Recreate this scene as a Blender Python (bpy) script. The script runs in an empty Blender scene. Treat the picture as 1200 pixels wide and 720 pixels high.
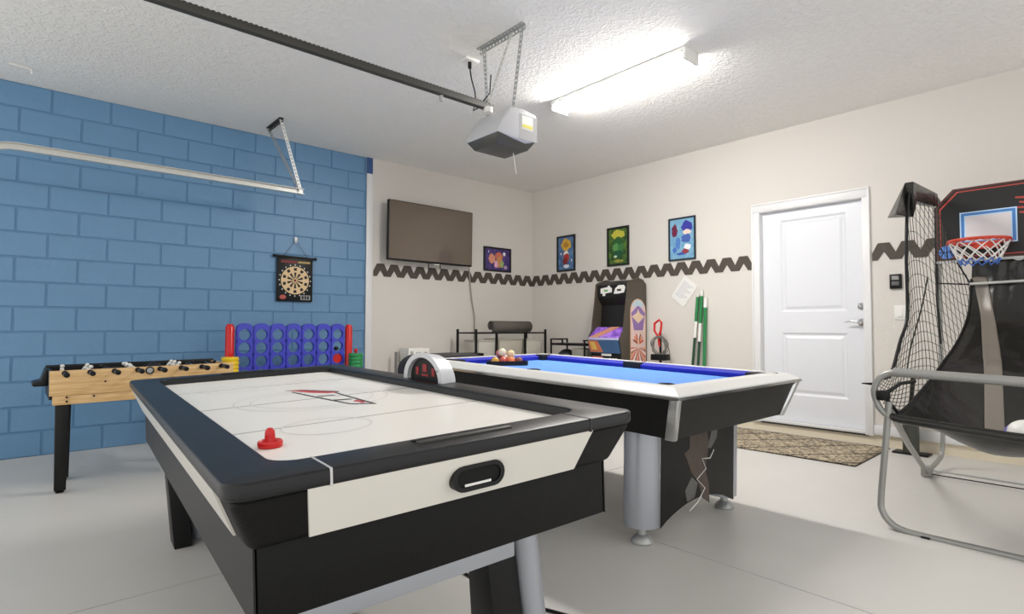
import bpy, bmesh, math, random
from mathutils import Vector, Matrix
from math import sin, cos, pi, radians, sqrt
random.seed(7)
C = bpy.context.scene.collection
S = bpy.context.scene

# ------------------------------------------------------------------ camera
cam_d = bpy.data.cameras.new('camera'); cam = bpy.data.objects.new('camera', cam_d); C.objects.link(cam)
cam_d.sensor_width = 36.0; cam_d.lens = 36.0 * 667.43 / 1200.0; cam_d.clip_start = 0.02
yaw, pit, rol = 0.851182, 0.035462, 0.0026886
F = Vector((cos(yaw)*cos(pit), sin(yaw)*cos(pit), sin(pit))); R = Vector((sin(yaw), -cos(yaw), 0)); U = R.cross(F)
R2 = cos(rol)*R + sin(rol)*U; U2 = -sin(rol)*R + cos(rol)*U
cam.matrix_world = Matrix(((R2.x, U2.x, -F.x, 0), (R2.y, U2.y, -F.y, 0), (R2.z, U2.z, -F.z, 1.065), (0, 0, 0, 1)))
S.camera = cam
# ------------------------------------------------------------------ world, exposure
w = bpy.data.worlds.new('world'); S.world = w; w.use_nodes = True
w.node_tree.nodes['Background'].inputs[0].default_value = (1.0, 0.985, 0.965, 1)
w.node_tree.nodes['Background'].inputs[1].default_value = 0.315
S.view_settings.view_transform = 'Standard'; S.view_settings.look = 'None'
S.view_settings.gamma = 1.0; S.view_settings.use_curve_mapping = False
S.view_settings.exposure = 1.93
LAMP = 29.0          # emission of the fluorescent fixture's diffuser

# ------------------------------------------------------------------ materials
def lin(c):
    c = c/255.0
    return c/12.92 if c <= 0.04045 else ((c+0.055)/1.055)**2.4
def rgb(r, g, b): return (lin(r), lin(g), lin(b), 1)
MATS = {}
def mat(name, col, rough=0.6, metal=0.0, var=0.06, vscale=6.0, bump=0.0, bscale=60.0, spec=0.5, coat=0.0, emit=0.0, alpha=1.0, trans=0.0):
    if name in MATS: return MATS[name]
    m = bpy.data.materials.new(name); m.use_nodes = True; nt = m.node_tree
    b = nt.nodes['Principled BSDF']; c = rgb(*col)
    b.inputs['Roughness'].default_value = rough; b.inputs['Metallic'].default_value = metal
    b.inputs['Specular IOR Level'].default_value = spec; b.inputs['Coat Weight'].default_value = coat
    b.inputs['Alpha'].default_value = alpha; b.inputs['Transmission Weight'].default_value = trans
    tc = nt.nodes.new('ShaderNodeTexCoord')
    if var > 0:
        n = nt.nodes.new('ShaderNodeTexNoise'); n.inputs['Scale'].default_value = vscale; n.inputs['Detail'].default_value = 4
        nt.links.new(tc.outputs['Object'], n.inputs['Vector'])
        mx = nt.nodes.new('ShaderNodeMix'); mx.data_type = 'RGBA'
        mx.inputs[6].default_value = tuple(x*(1-var) for x in c[:3])+(1,); mx.inputs[7].default_value = tuple(min(1, x*(1+var)) for x in c[:3])+(1,)
        nt.links.new(n.outputs['Fac'], mx.inputs[0]); nt.links.new(mx.outputs[2], b.inputs['Base Color'])
    else: b.inputs['Base Color'].default_value = c
    if bump > 0:
        n2 = nt.nodes.new('ShaderNodeTexNoise'); n2.inputs['Scale'].default_value = bscale; n2.inputs['Detail'].default_value = 3
        nt.links.new(tc.outputs['Object'], n2.inputs['Vector'])
        bp = nt.nodes.new('ShaderNodeBump'); bp.inputs['Strength'].default_value = bump; bp.inputs['Distance'].default_value = 0.01
        nt.links.new(n2.outputs['Fac'], bp.inputs['Height']); nt.links.new(bp.outputs['Normal'], b.inputs['Normal'])
    if emit > 0:
        b.inputs['Emission Color'].default_value = c; b.inputs['Emission Strength'].default_value = emit
    MATS[name] = m; return m
def bnode(m): return m.node_tree.nodes['Principled BSDF']

M_wall = mat('wall_paint', (216, 211, 204), 0.75, var=0.015, vscale=2, bump=0.12, bscale=90)
M_blue = mat('blue_block_paint', (101, 143, 179), 0.42, var=0.07, vscale=5, bump=0.25, bscale=45)
M_mortar = mat('blue_mortar_paint', (92, 134, 170), 0.6, var=0.05)
M_white = mat('white_gloss_paint', (226, 228, 233), 0.35, var=0.01)
M_trimw = mat('white_trim', (228, 228, 228), 0.4, var=0.01)
M_stem = mat('stem_wall_cream', (226, 215, 192), 0.8, var=0.04, bump=0.1)
# ceiling: knockdown plaster
def ceiling_mat():
    m = mat('knockdown_ceiling', (238, 236, 231), 0.85, var=0.015, vscale=1.5); nt = m.node_tree; b = bnode(m)
    tc = nt.nodes.new('ShaderNodeTexCoord')
    v = nt.nodes.new('ShaderNodeTexNoise'); v.inputs['Scale'].default_value = 22; v.inputs['Detail'].default_value = 5; v.inputs['Distortion'].default_value = 1.2
    r = nt.nodes.new('ShaderNodeValToRGB'); r.color_ramp.elements[0].position = 0.45; r.color_ramp.elements[1].position = 0.62
    bp = nt.nodes.new('ShaderNodeBump'); bp.inputs['Strength'].default_value = 0.55; bp.inputs['Distance'].default_value = 0.008
    nt.links.new(tc.outputs['Object'], v.inputs['Vector']); nt.links.new(v.outputs['Fac'], r.inputs[0]); nt.links.new(r.outputs[0], bp.inputs['Height'])
    nt.links.new(bp.outputs['Normal'], b.inputs['Normal']); return m
M_ceil = ceiling_mat()
def floor_mat():
    m = mat('grey_epoxy_floor', (204, 202, 197), 0.38, var=0.05, vscale=1.6, spec=0.45); nt = m.node_tree; b = bnode(m)
    tc = nt.nodes.new('ShaderNodeTexCoord'); n = nt.nodes.new('ShaderNodeTexNoise'); n.inputs['Scale'].default_value = 3.5; n.inputs['Detail'].default_value = 6
    r = nt.nodes.new('ShaderNodeMapRange'); r.inputs[3].default_value = 0.30; r.inputs[4].default_value = 0.52
    nt.links.new(tc.outputs['Object'], n.inputs['Vector']); nt.links.new(n.outputs['Fac'], r.inputs[0]); nt.links.new(r.outputs[0], b.inputs['Roughness']); return m
M_floor = floor_mat()
M_dark = mat('dark_joint', (62, 60, 58), 0.9, var=0.05)
M_black = mat('black_plastic', (17, 17, 18), 0.42, spec=.3, var=0.08, vscale=30)
M_blackm = mat('black_metal', (15, 15, 16), 0.45, metal=0.3, var=0.05)
M_silver = mat('silver_paint', (176, 180, 188), 0.32, metal=0.55, var=0.03)
M_chrome = mat('chrome', (205, 206, 208), 0.14, metal=1.0, var=0.0)
M_galv = mat('galvanised_steel', (186, 188, 186), 0.42, metal=0.75, var=0.08, vscale=18)
M_steelw = mat('white_galvanised_track', (214, 214, 208), 0.38, metal=0.45, var=0.04)
M_olive = mat('dark_rail_steel', (60, 59, 54), 0.55, metal=0.2, var=0.05)
M_red = mat('red_plastic', (206, 24, 26), 0.3, var=0.03)
M_white_pl = mat('white_plastic', (232, 231, 226), 0.4, var=0.01)
M_glow = mat('lamp_diffuser', (255, 251, 246), 0.5, var=0, emit=LAMP)

# ------------------------------------------------------------------ mesh helpers
class MB:
    def __init__(s): s.v = []; s.f = []
    def add(s, vs, fs):
        o = len(s.v); s.v += [tuple(x) for x in vs]; s.f += [tuple(i+o for i in f) for f in fs]; return s
    def box(s, x0, x1, y0, y1, z0, z1):
        return s.add([(x0,y0,z0),(x1,y0,z0),(x1,y1,z0),(x0,y1,z0),(x0,y0,z1),(x1,y0,z1),(x1,y1,z1),(x0,y1,z1)],
                     [(0,3,2,1),(4,5,6,7),(0,1,5,4),(1,2,6,5),(2,3,7,6),(3,0,4,7)])
    def frustum(s, b, t, z0, z1):   # b,t = (x0,x1,y0,y1)
        return s.add([(b[0],b[2],z0),(b[1],b[2],z0),(b[1],b[3],z0),(b[0],b[3],z0),(t[0],t[2],z1),(t[1],t[2],z1),(t[1],t[3],z1),(t[0],t[3],z1)],
                     [(0,3,2,1),(4,5,6,7),(0,1,5,4),(1,2,6,5),(2,3,7,6),(3,0,4,7)])
    def prism(s, pts, ax, a0, a1):  # polygon extruded along axis ax
        def P(p, a): return (a,p[0],p[1]) if ax=='x' else ((p[0],a,p[1]) if ax=='y' else (p[0],p[1],a))
        n = len(pts); vs = [P(p,a0) for p in pts]+[P(p,a1) for p in pts]
        fs = [tuple(range(n)), tuple(range(2*n-1,n-1,-1))]+[(i,n+i,n+(i+1)%n,(i+1)%n) for i in range(n)]
        return s.add(vs, fs)
    def tube(s, path, r, n=8, closed=False, cap=True):
        P = [Vector(p) for p in path]; m = len(P); rr = r if isinstance(r,(list,tuple)) else [r]*m
        vs = []; prev = None
        for i in range(m):
            if closed: t = (P[(i+1)%m]-P[i-1])
            else: t = P[min(i+1,m-1)]-P[max(i-1,0)]
            t.normalize()
            if prev is None:
                a = Vector((0,0,1)) if abs(t.z) < 0.9 else Vector((1,0,0)); u = t.cross(a).normalized()
            else:
                u = prev - t*prev.dot(t)
                u = u.normalized() if u.length > 1e-6 else t.orthogonal().normalized()
            prev = u; q = t.cross(u)
            for k in range(n):
                a = 2*pi*k/n; vs.append(P[i]+u*cos(a)*rr[i]+q*sin(a)*rr[i])
        fs = []
        for i in range(m if closed else m-1):
            j = (i+1)%m
            for k in range(n): fs.append((i*n+k, i*n+(k+1)%n, j*n+(k+1)%n, j*n+k))
        if cap and not closed: fs += [tuple(range(n-1,-1,-1)), tuple(range((m-1)*n, m*n))]
        return s.add(vs, fs)
    def cyl(s, p0, p1, r, n=16, r1=None): return s.tube([p0,p1],[r, r if r1 is None else r1], n)
    def lathe(s, prof, o=(0,0,0), n=24, ax='z'):
        vs = []; fs = []; m = len(prof)
        for (r,h) in prof:
            for k in range(n):
                a = 2*pi*k/n; c_,s_ = r*cos(a), r*sin(a)
                v = (c_,s_,h) if ax=='z' else ((h,c_,s_) if ax=='x' else (s_,h,c_))
                vs.append((v[0]+o[0],v[1]+o[1],v[2]+o[2]))
        for i in range(m-1):
            for k in range(n): fs.append((i*n+k,i*n+(k+1)%n,(i+1)*n+(k+1)%n,(i+1)*n+k))
        fs += [tuple(range(n-1,-1,-1)), tuple(range((m-1)*n,m*n))]
        return s.add(vs, fs)
    def ball(s, c, r, n=16, m=10, sc=(1,1,1)):
        prof = [(max(1e-4,r*sin(pi*i/m)), -r*cos(pi*i/m)) for i in range(m+1)]
        t = MB().lathe(prof, (0,0,0), n)
        return s.add([(v[0]*sc[0]+c[0], v[1]*sc[1]+c[1], v[2]*sc[2]+c[2]) for v in t.v], t.f)
    def grid(s, fn, nu, nv):
        vs = [fn(i/nu, j/nv) for j in range(nv+1) for i in range(nu+1)]
        return s.add(vs, [(j*(nu+1)+i, j*(nu+1)+i+1, (j+1)*(nu+1)+i+1, (j+1)*(nu+1)+i) for j in range(nv) for i in range(nu)])
    def hole_plate(s, cx, cz, w, h, r, y0, y1, n=24):   # plate in xz with a round hole
        out = []
        for k in range(n):
            a = 2*pi*k/n; c_, s_ = cos(a), sin(a); t = min((w/2)/abs(c_) if abs(c_) > 1e-6 else 9, (h/2)/abs(s_) if abs(s_) > 1e-6 else 9)
            out.append((cx+c_*t, cz+s_*t))
        inn = [(cx+r*cos(2*pi*k/n), cz+r*sin(2*pi*k/n)) for k in range(n)]
        vs = [(p[0],y0,p[1]) for p in out]+[(p[0],y0,p[1]) for p in inn]+[(p[0],y1,p[1]) for p in out]+[(p[0],y1,p[1]) for p in inn]
        fs = []
        for k in range(n):
            j = (k+1)%n
            fs += [(k,j,n+j,n+k),(2*n+j,2*n+k,3*n+k,3*n+j),(n+k,n+j,3*n+j,3*n+k),(j,k,2*n+k,2*n+j)]
        return s.add(vs, fs)
    def xf(s, M): s.v = [tuple(M @ Vector(v)) for v in s.v]; return s
    def build(s, name, m, parent=None, bevel=0, smooth=None, seg=2, solid=0, sub=0):
        me = bpy.data.meshes.new(name); me.from_pydata(s.v, [], s.f); me.update()
        bm = bmesh.new(); bm.from_mesh(me)
        bmesh.ops.recalc_face_normals(bm, faces=bm.faces)
        if bevel > 0:
            ed = [e for e in bm.edges if len(e.link_faces) == 2 and e.calc_face_angle(0) > radians(28)]
            bmesh.ops.bevel(bm, geom=ed, offset=bevel, segments=seg, affect='EDGES', profile=0.5, clamp_overlap=True)
        bm.to_mesh(me); bm.free()
        if smooth is None: smooth = bevel > 0
        if smooth:
            me.shade_smooth(); me.set_sharp_from_angle(angle=radians(40))
        me.materials.append(m)
        o = bpy.data.objects.new(name, me); C.objects.link(o)
        if parent: o.parent = parent
        if solid:
            md = o.modifiers.new('thick','SOLIDIFY'); md.thickness = solid; md.offset = 0
        return o
def tag(o, label, cat=None, group=None, kind=None):
    o['label'] = label
    if cat: o['category'] = cat
    if group: o['group'] = group
    if kind: o['kind'] = kind
    return o
def thing(name, label, cat, loc=(0,0,0), rotz=0, group=None):
    o = bpy.data.objects.new(name, None); C.objects.link(o); o.empty_display_size = 0.1
    o.location = loc; o.rotation_euler = (0,0,rotz)
    return tag(o, label, cat, group)
def struct(name, mb, m, label, **k): return tag(mb.build(name, m, **k), label, kind='structure')
def dup(root):
    r = root.copy(); C.objects.link(r)
    for ch in list(root.children):
        c = ch.copy(); C.objects.link(c); c.parent = r
        for g in ch.children:
            d = g.copy(); C.objects.link(d); d.parent = c
    return r
def fz(x): return 0.006*x           # the slab falls slightly towards the vehicle door
def arc(cx, cy, r, a0, a1, n): return [(cx+r*cos(radians(a0+(a1-a0)*i/n)), cy+r*sin(radians(a0+(a1-a0)*i/n))) for i in range(n+1)]

# ------------------------------------------------------------------ the room
HC = 3.048; D1 = 6.093; D2 = 5.718; X0 = -0.55; Y0 = -0.35; XE = 3.073
fl = struct('floor', MB().add([(X0-.3,Y0-.3,fz(X0-.3)-.03),(D2+.3,Y0-.3,fz(D2+.3)-.03),(D2+.3,D1+.3,fz(D2+.3)-.03),(X0-.3,D1+.3,fz(X0-.3)-.03),
      (X0-.3,Y0-.3,fz(X0-.3)-.008),(D2+.3,Y0-.3,fz(D2+.3)-.008),(D2+.3,D1+.3,fz(D2+.3)-.008),(X0-.3,D1+.3,fz(X0-.3)-.008)],
      [(0,3,2,1),(4,5,6,7),(0,1,5,4),(1,2,6,5),(2,3,7,6),(3,0,4,7)]), M_dark, 'grey painted concrete garage floor with thin saw-cut joints')
g = .0028
for xa, xb in ((X0-.3, 2.405-g), (2.405+g, D2+.3)):
    for ya, yb in ((Y0-.3, 2.69-g), (2.69+g, D1+.3)):
        MB().add([(xa,ya,fz(xa)-.01),(xb,ya,fz(xb)-.01),(xb,yb,fz(xb)-.01),(xa,yb,fz(xa)-.01),(xa,ya,fz(xa)),(xb,ya,fz(xb)),(xb,yb,fz(xb)),(xa,yb,fz(xa))],
                 [(0,3,2,1),(4,5,6,7),(0,1,5,4),(1,2,6,5),(2,3,7,6),(3,0,4,7)]).build('slab', M_floor, fl)
struct('ceiling', MB().box(X0-.3, D2+.3, Y0-.3, D1+.3, HC, HC+.1), M_ceil, 'off-white knockdown textured ceiling')
wl = struct('wall_left', MB().box(X0-.3, XE, D1+.006, D1+.2, -.05, HC+.05), M_mortar, 'blue painted concrete block wall')
CH = .2032; CW = .4064; J = .0045
blk_cache = {}
for k in range(15):
    zt = HC - CH*k; off = 0.0 if k % 2 == 1 else CW/2
    i = math.floor((X0-off)/CW)
    while True:
        a = off+i*CW; b = a+CW; i += 1
        if a >= XE-.02: break
        a = max(a, X0); b = min(b, XE+J)
        if b-a < .03: continue
        key = round(b-a, 3)
        if key not in blk_cache:
            L_ = b-a-2*J; H_ = CH-2*J
            o = MB().frustum((-L_/2, L_/2, -H_/2, H_/2), (-L_/2+.005, L_/2-.005, -H_/2+.005, H_/2-.005), 0, .012)
            o.v = [(v[0], -v[2]+.012, v[1]) for v in o.v]
            blk_cache[key] = o.build('block', M_blue, wl)
            bo = blk_cache[key]
        else:
            bo = blk_cache[key].copy(); C.objects.link(bo)
        bo.location = ((a+b)/2, D1+random.uniform(-.001,.001), zt-CH/2)
struct('wall_rear', MB().box(XE, D2+.2, D1-.012, D1+.2, -.05, HC+.05), M_wall, 'off-white plaster wall section with the television')
struct('trim_1', MB().box(XE-.004, XE+.075, D1-.022, D1-.01, 0, 2.86), M_trimw, 'white vertical edge strip between blue block and plaster', bevel=.003)
struct('trim_2', MB().box(XE-.004, XE+.07, D1-.016, D1-.008, 2.86, HC), mat('dark_blue_paint', (52,84,134), .5), 'unpainted dark blue top of the edge strip')
struct('baseboard_rear', MB().box(XE+.08, D2, D1-.028, D1-.012, .03, .13), M_trimw, 'white baseboard along the plaster wall', bevel=.004)
DY0, DY1, DZ0, DZ1 = 1.752, 2.688, .14, 2.24      # door opening
wr = MB()
wr.box(D2, D2+.2, DY1, D1+.2, .13, HC+.05).box(D2, D2+.2, Y0-.3, DY0, .13, HC+.05).box(D2, D2+.2, DY0, DY1, DZ1, HC+.05)
struct('wall_right', wr, M_wall, 'off-white plaster wall with the white door')
struct('trim_3', MB().box(D2+.012, D2+.2, Y0-.3, D1+.2, -.05, .135), M_stem, 'cream concrete stem wall under the right wall')
struct('baseboard_right', MB().box(D2-.016, D2, Y0, 1.69, .132, .215), M_trimw, 'white baseboard right of the door', bevel=.004)
struct('baseboard_far', MB().box(D2-.016, D2, 2.765, D1-.03, .132, .215), M_trimw, 'white baseboard left of the door', bevel=.004)
# ------------------------------------------------------------------ door
dr = tag(bpy.data.objects.new('door_1', None), 'white two-panel entry door in a white casing', kind='structure'); C.objects.link(dr)
XS = D2+.05
sl = MB(); fr_x0, fr_x1 = XS, XS+.044
ps = [(1.905, 2.502, 1.222, 2.14), (1.905, 2.502, .41, 1.018)]
sl.box(XS, XS+.044, DY0+.005, 1.905, DZ0+.015, DZ1-.008).box(XS, XS+.044, 2.502, DY1-.005, DZ0+.015, DZ1-.008)
sl.box(XS, XS+.044, 1.905, 2.502, DZ0+.015, .41).box(XS, XS+.044, 1.905, 2.502, 1.018, 1.222).box(XS, XS+.044, 1.905, 2.502, 2.14, DZ1-.008)
slab = sl.build('door_slab', M_white, dr)
for (ya, yb, za, zb) in ps:
    m = MB()
    # recessed moulding then a raised field
    def ringq(o, i, xo, xi):
        a = [(xo, ya+o, za+o),(xo, yb-o, za+o),(xo, yb-o, zb-o),(xo, ya+o, zb-o)]; b = [(xi, ya+i, za+i),(xi, yb-i, za+i),(xi, yb-i, zb-i),(xi, ya+i, zb-i)]
        m.add(a+b, [(k,(k+1)%4,4+(k+1)%4,4+k) for k in range(4)])
    ringq(0, .018, XS, XS+.012); ringq(.018, .030, XS+.012, XS+.012); ringq(.030, .055, XS+.012, XS+.003)
    o = .055; m.add([(XS+.003, ya+o, za+o),(XS+.003, yb-o, za+o),(XS+.003, yb-o, zb-o),(XS+.003, ya+o, zb-o)], [(0,1,2,3)])
    m.build('door_panel', M_white, dr)
for (ya, yb, za, zb) in ((1.69, DY0+.002, .12, DZ1-.002), (DY1-.002, 2.765, .12, DZ1-.002), (1.69, 2.765, DZ1-.002, 2.328)):
    MB().box(D2-.016, D2+.001, ya, yb, za, zb).build('door_casing', M_trimw, dr, bevel=.003)
for (ya, yb, za, zb) in ((1.69, 1.708, .12, 2.31), (2.747, 2.765, .12, 2.31), (1.69, 2.765, 2.31, 2.328)):
    MB().box(D2-.024, D2-.0155, ya, yb, za, zb).build('casing_bead', M_trimw, dr, bevel=.003)
MB().box(D2+.0005, D2+.1, DY0-.01, DY0+.004, .13, DZ1).build('door_jamb', M_trimw, dr); MB().box(D2+.0005, D2+.1, DY1-.004, DY1+.01, .13, DZ1).build('door_jamb', M_trimw, dr); MB().box(D2+.0005, D2+.1, DY0, DY1, DZ1-.006, DZ1+.01).build('door_head', M_trimw, dr)
MB().box(D2-.015, D2+.1, DY0, DY1, .128, .152).build('door_sill', M_trimw, dr, bevel=.004)
MB().box(D2-.008, D2+.05, DY0-.02, DY1+.02, .112, .128).build('painted_sill_shadow', M_dark, dr)  # solid dark strip painted in as the shadow beneath the sill
kn = MB().lathe([(.030,0),(.031,-.006),(.022,-.012),(.012,-.02),(.012,-.04)], (XS,1.786,1.262), 20, 'x').build('deadbolt', M_chrome, dr, smooth=True)
MB().box(XS-.056, XS-.04, 1.780, 1.792, 1.245, 1.279).build('thumb_turn', M_chrome, kn, bevel=.003)
hd = MB().lathe([(.033,0),(.034,-.006),(.026,-.012),(.013,-.02),(.013,-.055)], (XS,1.786,1.117), 20, 'x').build('lever_rose', M_chrome, dr, smooth=True)
MB().tube([(XS-.052,1.786,1.117),(XS-.058,1.815,1.122),(XS-.058,1.85,1.128),(XS-.056,1.885,1.123),(XS-.052,1.907,1.118)], [.011,.010,.008,.007,.006], 8).build('lever_handle', M_chrome, hd, smooth=True)

# ------------------------------------------------------------------ ceiling lamp
prof = [(-.078,-.035),(-.082,-.05),(-.07,-.074),(-.04,-.082),(.04,-.082),(.07,-.074),(.082,-.05),(.078,-.035)]
def ceiling_light(label, loc, rz=0):
    lt = thing('ceiling_light', label, 'light', loc, rz)
    MB().box(-.089, .089, -.655, .655, -.036, 0).build('housing', M_white_pl, lt, bevel=.003)
    MB().prism(prof, 'y', -.645, .645).build('diffuser', M_glow, lt)
    for s_ in (-1, 1): MB().box(-.09, .09, s_*.65-.012, s_*.65+.012, -.09, 0).build('end_cap', M_white_pl, lt, bevel=.003)
ceiling_light('long white fluorescent wraparound light glowing on the ceiling', (3.59, 2.82, HC))

# ------------------------------------------------------------------ garage door opener and track
op = thing('garage_door_opener', 'grey garage door opener head hanging from slotted steel straps', 'door opener', (2.45, 2.93, 2.24))
MB().prism([(-.165,.075),(-.12,.165),(-.05,.27),(.08,.28),(.19,.26),(.19,.075),(.10,.055)], 'y', -.17, .17).build('housing', mat('opener_grey',(198,198,200),.45,var=.02), op, bevel=.018)
MB().frustum((-.12,.15,-.12,.12), (-.155,.185,-.165,.165), .02, .08).build('light_lens', mat('smoked_lens',(78,76,70),.35,var=.04), op, bevel=.006)
wst = MB().box(.05,.15,-.1725,-.169,.14,.23).build('warning_sticker', M_white_pl, op); MB().box(.055,.145,-.174,-.1725,.15,.172).build('yellow_band', mat('sticker_yellow',(214,206,80),.5), wst)
MB().box(.03,.19,-.1715,-.168,.07,.24).build('rear_panel', mat('opener_mid_grey',(160,160,160),.5), op)
MB().cyl((-.10,0,.29),(-.10,.0,.255),.03,12).build('sprocket_cover', M_white_pl, op, smooth=True)
MB().cyl((.04,-.1,.29),(.04,-.1,.265),.028,12).build('motor_cap', M_white_pl, op, smooth=True)
MB().cyl((.02,-.12,-.02),(.03,-.14,-.16),.0022,6).build('pull_cord', M_white_pl, op)
def slotted(p0, p1, wv, nv, wd, n, t=.003):   # steel strap with round holes
    p0, p1, wv, nv = Vector(p0), Vector(p1), Vector(wv).normalized(), Vector(nv).normalized()
    m = MB(); Lg = (p1-p0).length; d = (p1-p0).normalized(); c = Lg/n
    q = MB()
    for i in range(n): q.hole_plate((i+.5)*c, 0, c, wd, min(wd,c)*.27, -t/2, t/2, 8)
    return m.add([p0+d*v[0]+wv*v[2]+nv*v[1] for v in q.v], q.f)
slotted((0,-.24,.806),(0,.24,.806),(1,0,0),(0,0,1),.036,14).add(*(lambda q:(q.v,q.f))(slotted((.018,-.24,.788),(.018,.24,.788),(0,0,1),(1,0,0),.036,14))).build('ceiling_bracket', M_galv, op)
slotted((0,.17,.79),(-.02,.10,.26),(0,1,0),(1,0,0),.03,16).build('hanger_strap', M_galv, op)
slotted((0,-.23,.79),(0,-.14,.27),(0,1,0),(1,0,0),.03,16).build('hanger_strap', M_galv, op)
slotted((.004,-.12,.79),(-.05,.10,.28),(0,1,0),(1,0,0),.03,16).build('brace_strap', M_steelw, op)
rl = thing('opener_rail', 'long dark drive rail running from opener to garage door header', 'rail', (0, 2.95, 2.545))
MB().box(X0, 2.40, -.02, .02, -.022, .018).build('channel', M_olive, rl, bevel=.002)
ch = MB()
for i in range(118): x = X0+.05+i*.0245; ch.box(x, x+.014, -.006, .006, .018, .028)
ch.build('chain', M_dark, rl)
MB().box(1.98, 2.0, -.008, .008, -.06, -.02).build('trolley_pin', M_galv, rl)
oc = thing('ceiling_outlet', 'white ceiling outlet box with black plug and cord', 'outlet', (2.50, 3.335, HC))
MB().box(-.06,.06,-.04,.04,-.02,0).build('cover', M_white_pl, oc, bevel=.004)
MB().cyl((0,0,-.02),(0,0,-.065),.014,10).build('plug', M_black, oc)
MB().tube([(0,0,-.06),(.01,-.01,-.15),(.035,-.02,-.24),(.02,-.05,-.33),(-.04,-.1,-.42),(-.12,-.25,-.47),(-.05,-.3,-.36),(0,-.25,-.2)], .005, 6).build('cord', M_black, oc, smooth=True)
tr = thing('door_track', 'white steel overhead door track along the blue wall', 'track', (0, 5.5, 2.376))
cv = [(2.11,.005),(-.0,.005)]+[(-.0-.33*sin(radians(a)), .005-.33*(1-cos(radians(a)))) for a in range(10,91,10)]+[(-.33,-2.35)]
def sweep(off0, off1, ya, yb):
    m = MB(); vs = []
    for i,(x,z) in enumerate(cv):
        j0, j1 = max(i-1,0), min(i+1,len(cv)-1); d = Vector((cv[j1][0]-cv[j0][0], cv[j1][1]-cv[j0][1])).normalized(); nx, nz = d.y, -d.x
        for (o,y) in ((off0,ya),(off1,ya),(off1,yb),(off0,yb)): vs.append((x+nx*o, y, z+nz*o))
    fs = []
    for i in range(len(cv)-1):
        for k in range(4): fs.append((i*4+k, i*4+(k+1)%4, (i+1)*4+(k+1)%4, (i+1)*4+k))
    fs += [(0,1,2,3),(len(vs)-4,len(vs)-3,len(vs)-2,len(vs)-1)]
    return m.add(vs, fs)
sweep(-.026,.026,.022,.025).build('track_web', M_steelw, tr, smooth=True); sweep(-.026,-.023,-.02,.024).build('track_flange', M_steelw, tr, smooth=True); sweep(.023,.026,-.02,.024).build('track_flange', M_steelw, tr, smooth=True)
hg = thing('track_hanger', 'slotted steel hanger bracing the overhead track to the ceiling', 'bracket', (2.085, 5.5, 2.376))
slotted((-.22,.34,.668),(-.22,-.05,.668),(1,0,0),(0,0,1),.034,11).add(*(lambda q:(q.v,q.f))(slotted((-.203,.34,.652),(-.203,-.05,.652),(0,0,1),(1,0,0),.034,11))).build('ceiling_angle', M_olive, hg)
slotted((-.215,-.03,.655),(0,.0,-.01),(1,0,-.2),(0,1,.2),.034,20).build('hanger_strap', M_steelw, hg)
slotted((-.215,.32,.655),(-.01,.02,.02),(1,0,.2),(0,1,.5),.030,20).build('hanger_strap', M_galv, hg)
hk = MB().tube([(-.07,5.67,HC-.006),(.04,5.69,HC-.006),(.06,5.692,HC-.01),(.064,5.694,HC-.045)], .007, 8).build('ceiling_hook', M_white_pl, smooth=True)
tag(hk, 'small white bent hook on the ceiling above the block wall', 'hook')

# ------------------------------------------------------------------ television and wall border
tv = thing('television', 'large flat screen television mounted on the plaster wall', 'television', (3.875, 5.93, 2.205)); tv.rotation_euler = (radians(1.0), 0, radians(.3))
MB().box(-.615,.615,-.02,.025,-.355,.355).build('bezel', M_black, tv, bevel=.006)
m_scr = mat('painted_reflection_glass',(98,84,70),.12,var=0,spec=.7,coat=.3)  # brownish base colour paints in the beige room reflected by the screen
MB().box(-.603,.603,-.023,-.019,-.335,.345).build('screen', m_scr, tv)
MB().box(-.3,.3,.02,.06,-.28,.1).build('rear_housing', M_black, tv, bevel=.01)
MB().box(-.12,.12,.055,.148,-.12,.12).build('wall_mount', M_blackm, tv, bevel=.004)
MB().cyl((-.04,-.0,-.35),(-.04,-.0,-.44),.006,6).build('hanging_strap', M_black, tv); MB().cyl((.13,-.0,-.35),(.135,-.0,-.42),.006,6).build('hanging_strap', M_black, tv)
MB().tube([(.04,-.0,-.35),(.05,-.01,-.37),(.08,-.01,-.365),(.12,0,-.36)],.008,6).build('white_clip', M_white_pl, tv)
cb = MB().tube([(4.55,D1-.032,1.86),(4.57,D1-.032,1.62),(4.60,D1-.032,1.42),(4.645,D1-.032,1.2),(4.645,D1-.032,.95),(4.64,D1-.032,.6),(4.64,D1-.032,.2)],.0085,8).build('television_cable', mat('grey_cable',(150,146,138),.6), smooth=True)
tag(cb, 'thin grey cable hanging down the plaster wall from the television', 'cable')
M_zig = mat('dark_brown_paint', (76, 68, 60), .7, var=.12, vscale=14)
P = .1785
poly = [(0,1.662),(.0425,1.662),(.0893,1.737),(.136,1.662),(P,1.662),(P,1.724),(.1337,1.812),(.0448,1.812),(0,1.724)]
zmesh = {}
def zig(name, label, place, n, stretch=1.0):
    t = thing(name, label, 'wall border'); first = None
    for i in range(n):
        if first is None:
            q = MB(); q.prism([(p[0]-P/2, p[1]-1.735) for p in poly], 'y', -.007, 0); first = q.build('chevron', M_zig, t); o = first
        else: o = first.copy(); C.objects.link(o)
        loc, rz = place(i); o.location = loc; o.rotation_euler = (0,0,rz); o.scale = (stretch,1,1)
    return t
zig('zigzag_border', 'dark brown zigzag border under the television', lambda i: ((3.165+P*1.0185*(i+.5), D1-.0125, 1.735), 0), 14, 1.0185)
zig('zigzag_border', 'dark brown zigzag border below three portrait pictures', lambda i: ((D2-.0005, 2.768+P*1.0292*(i+.5), 1.735), -pi/2), 18, 1.0292)
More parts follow.
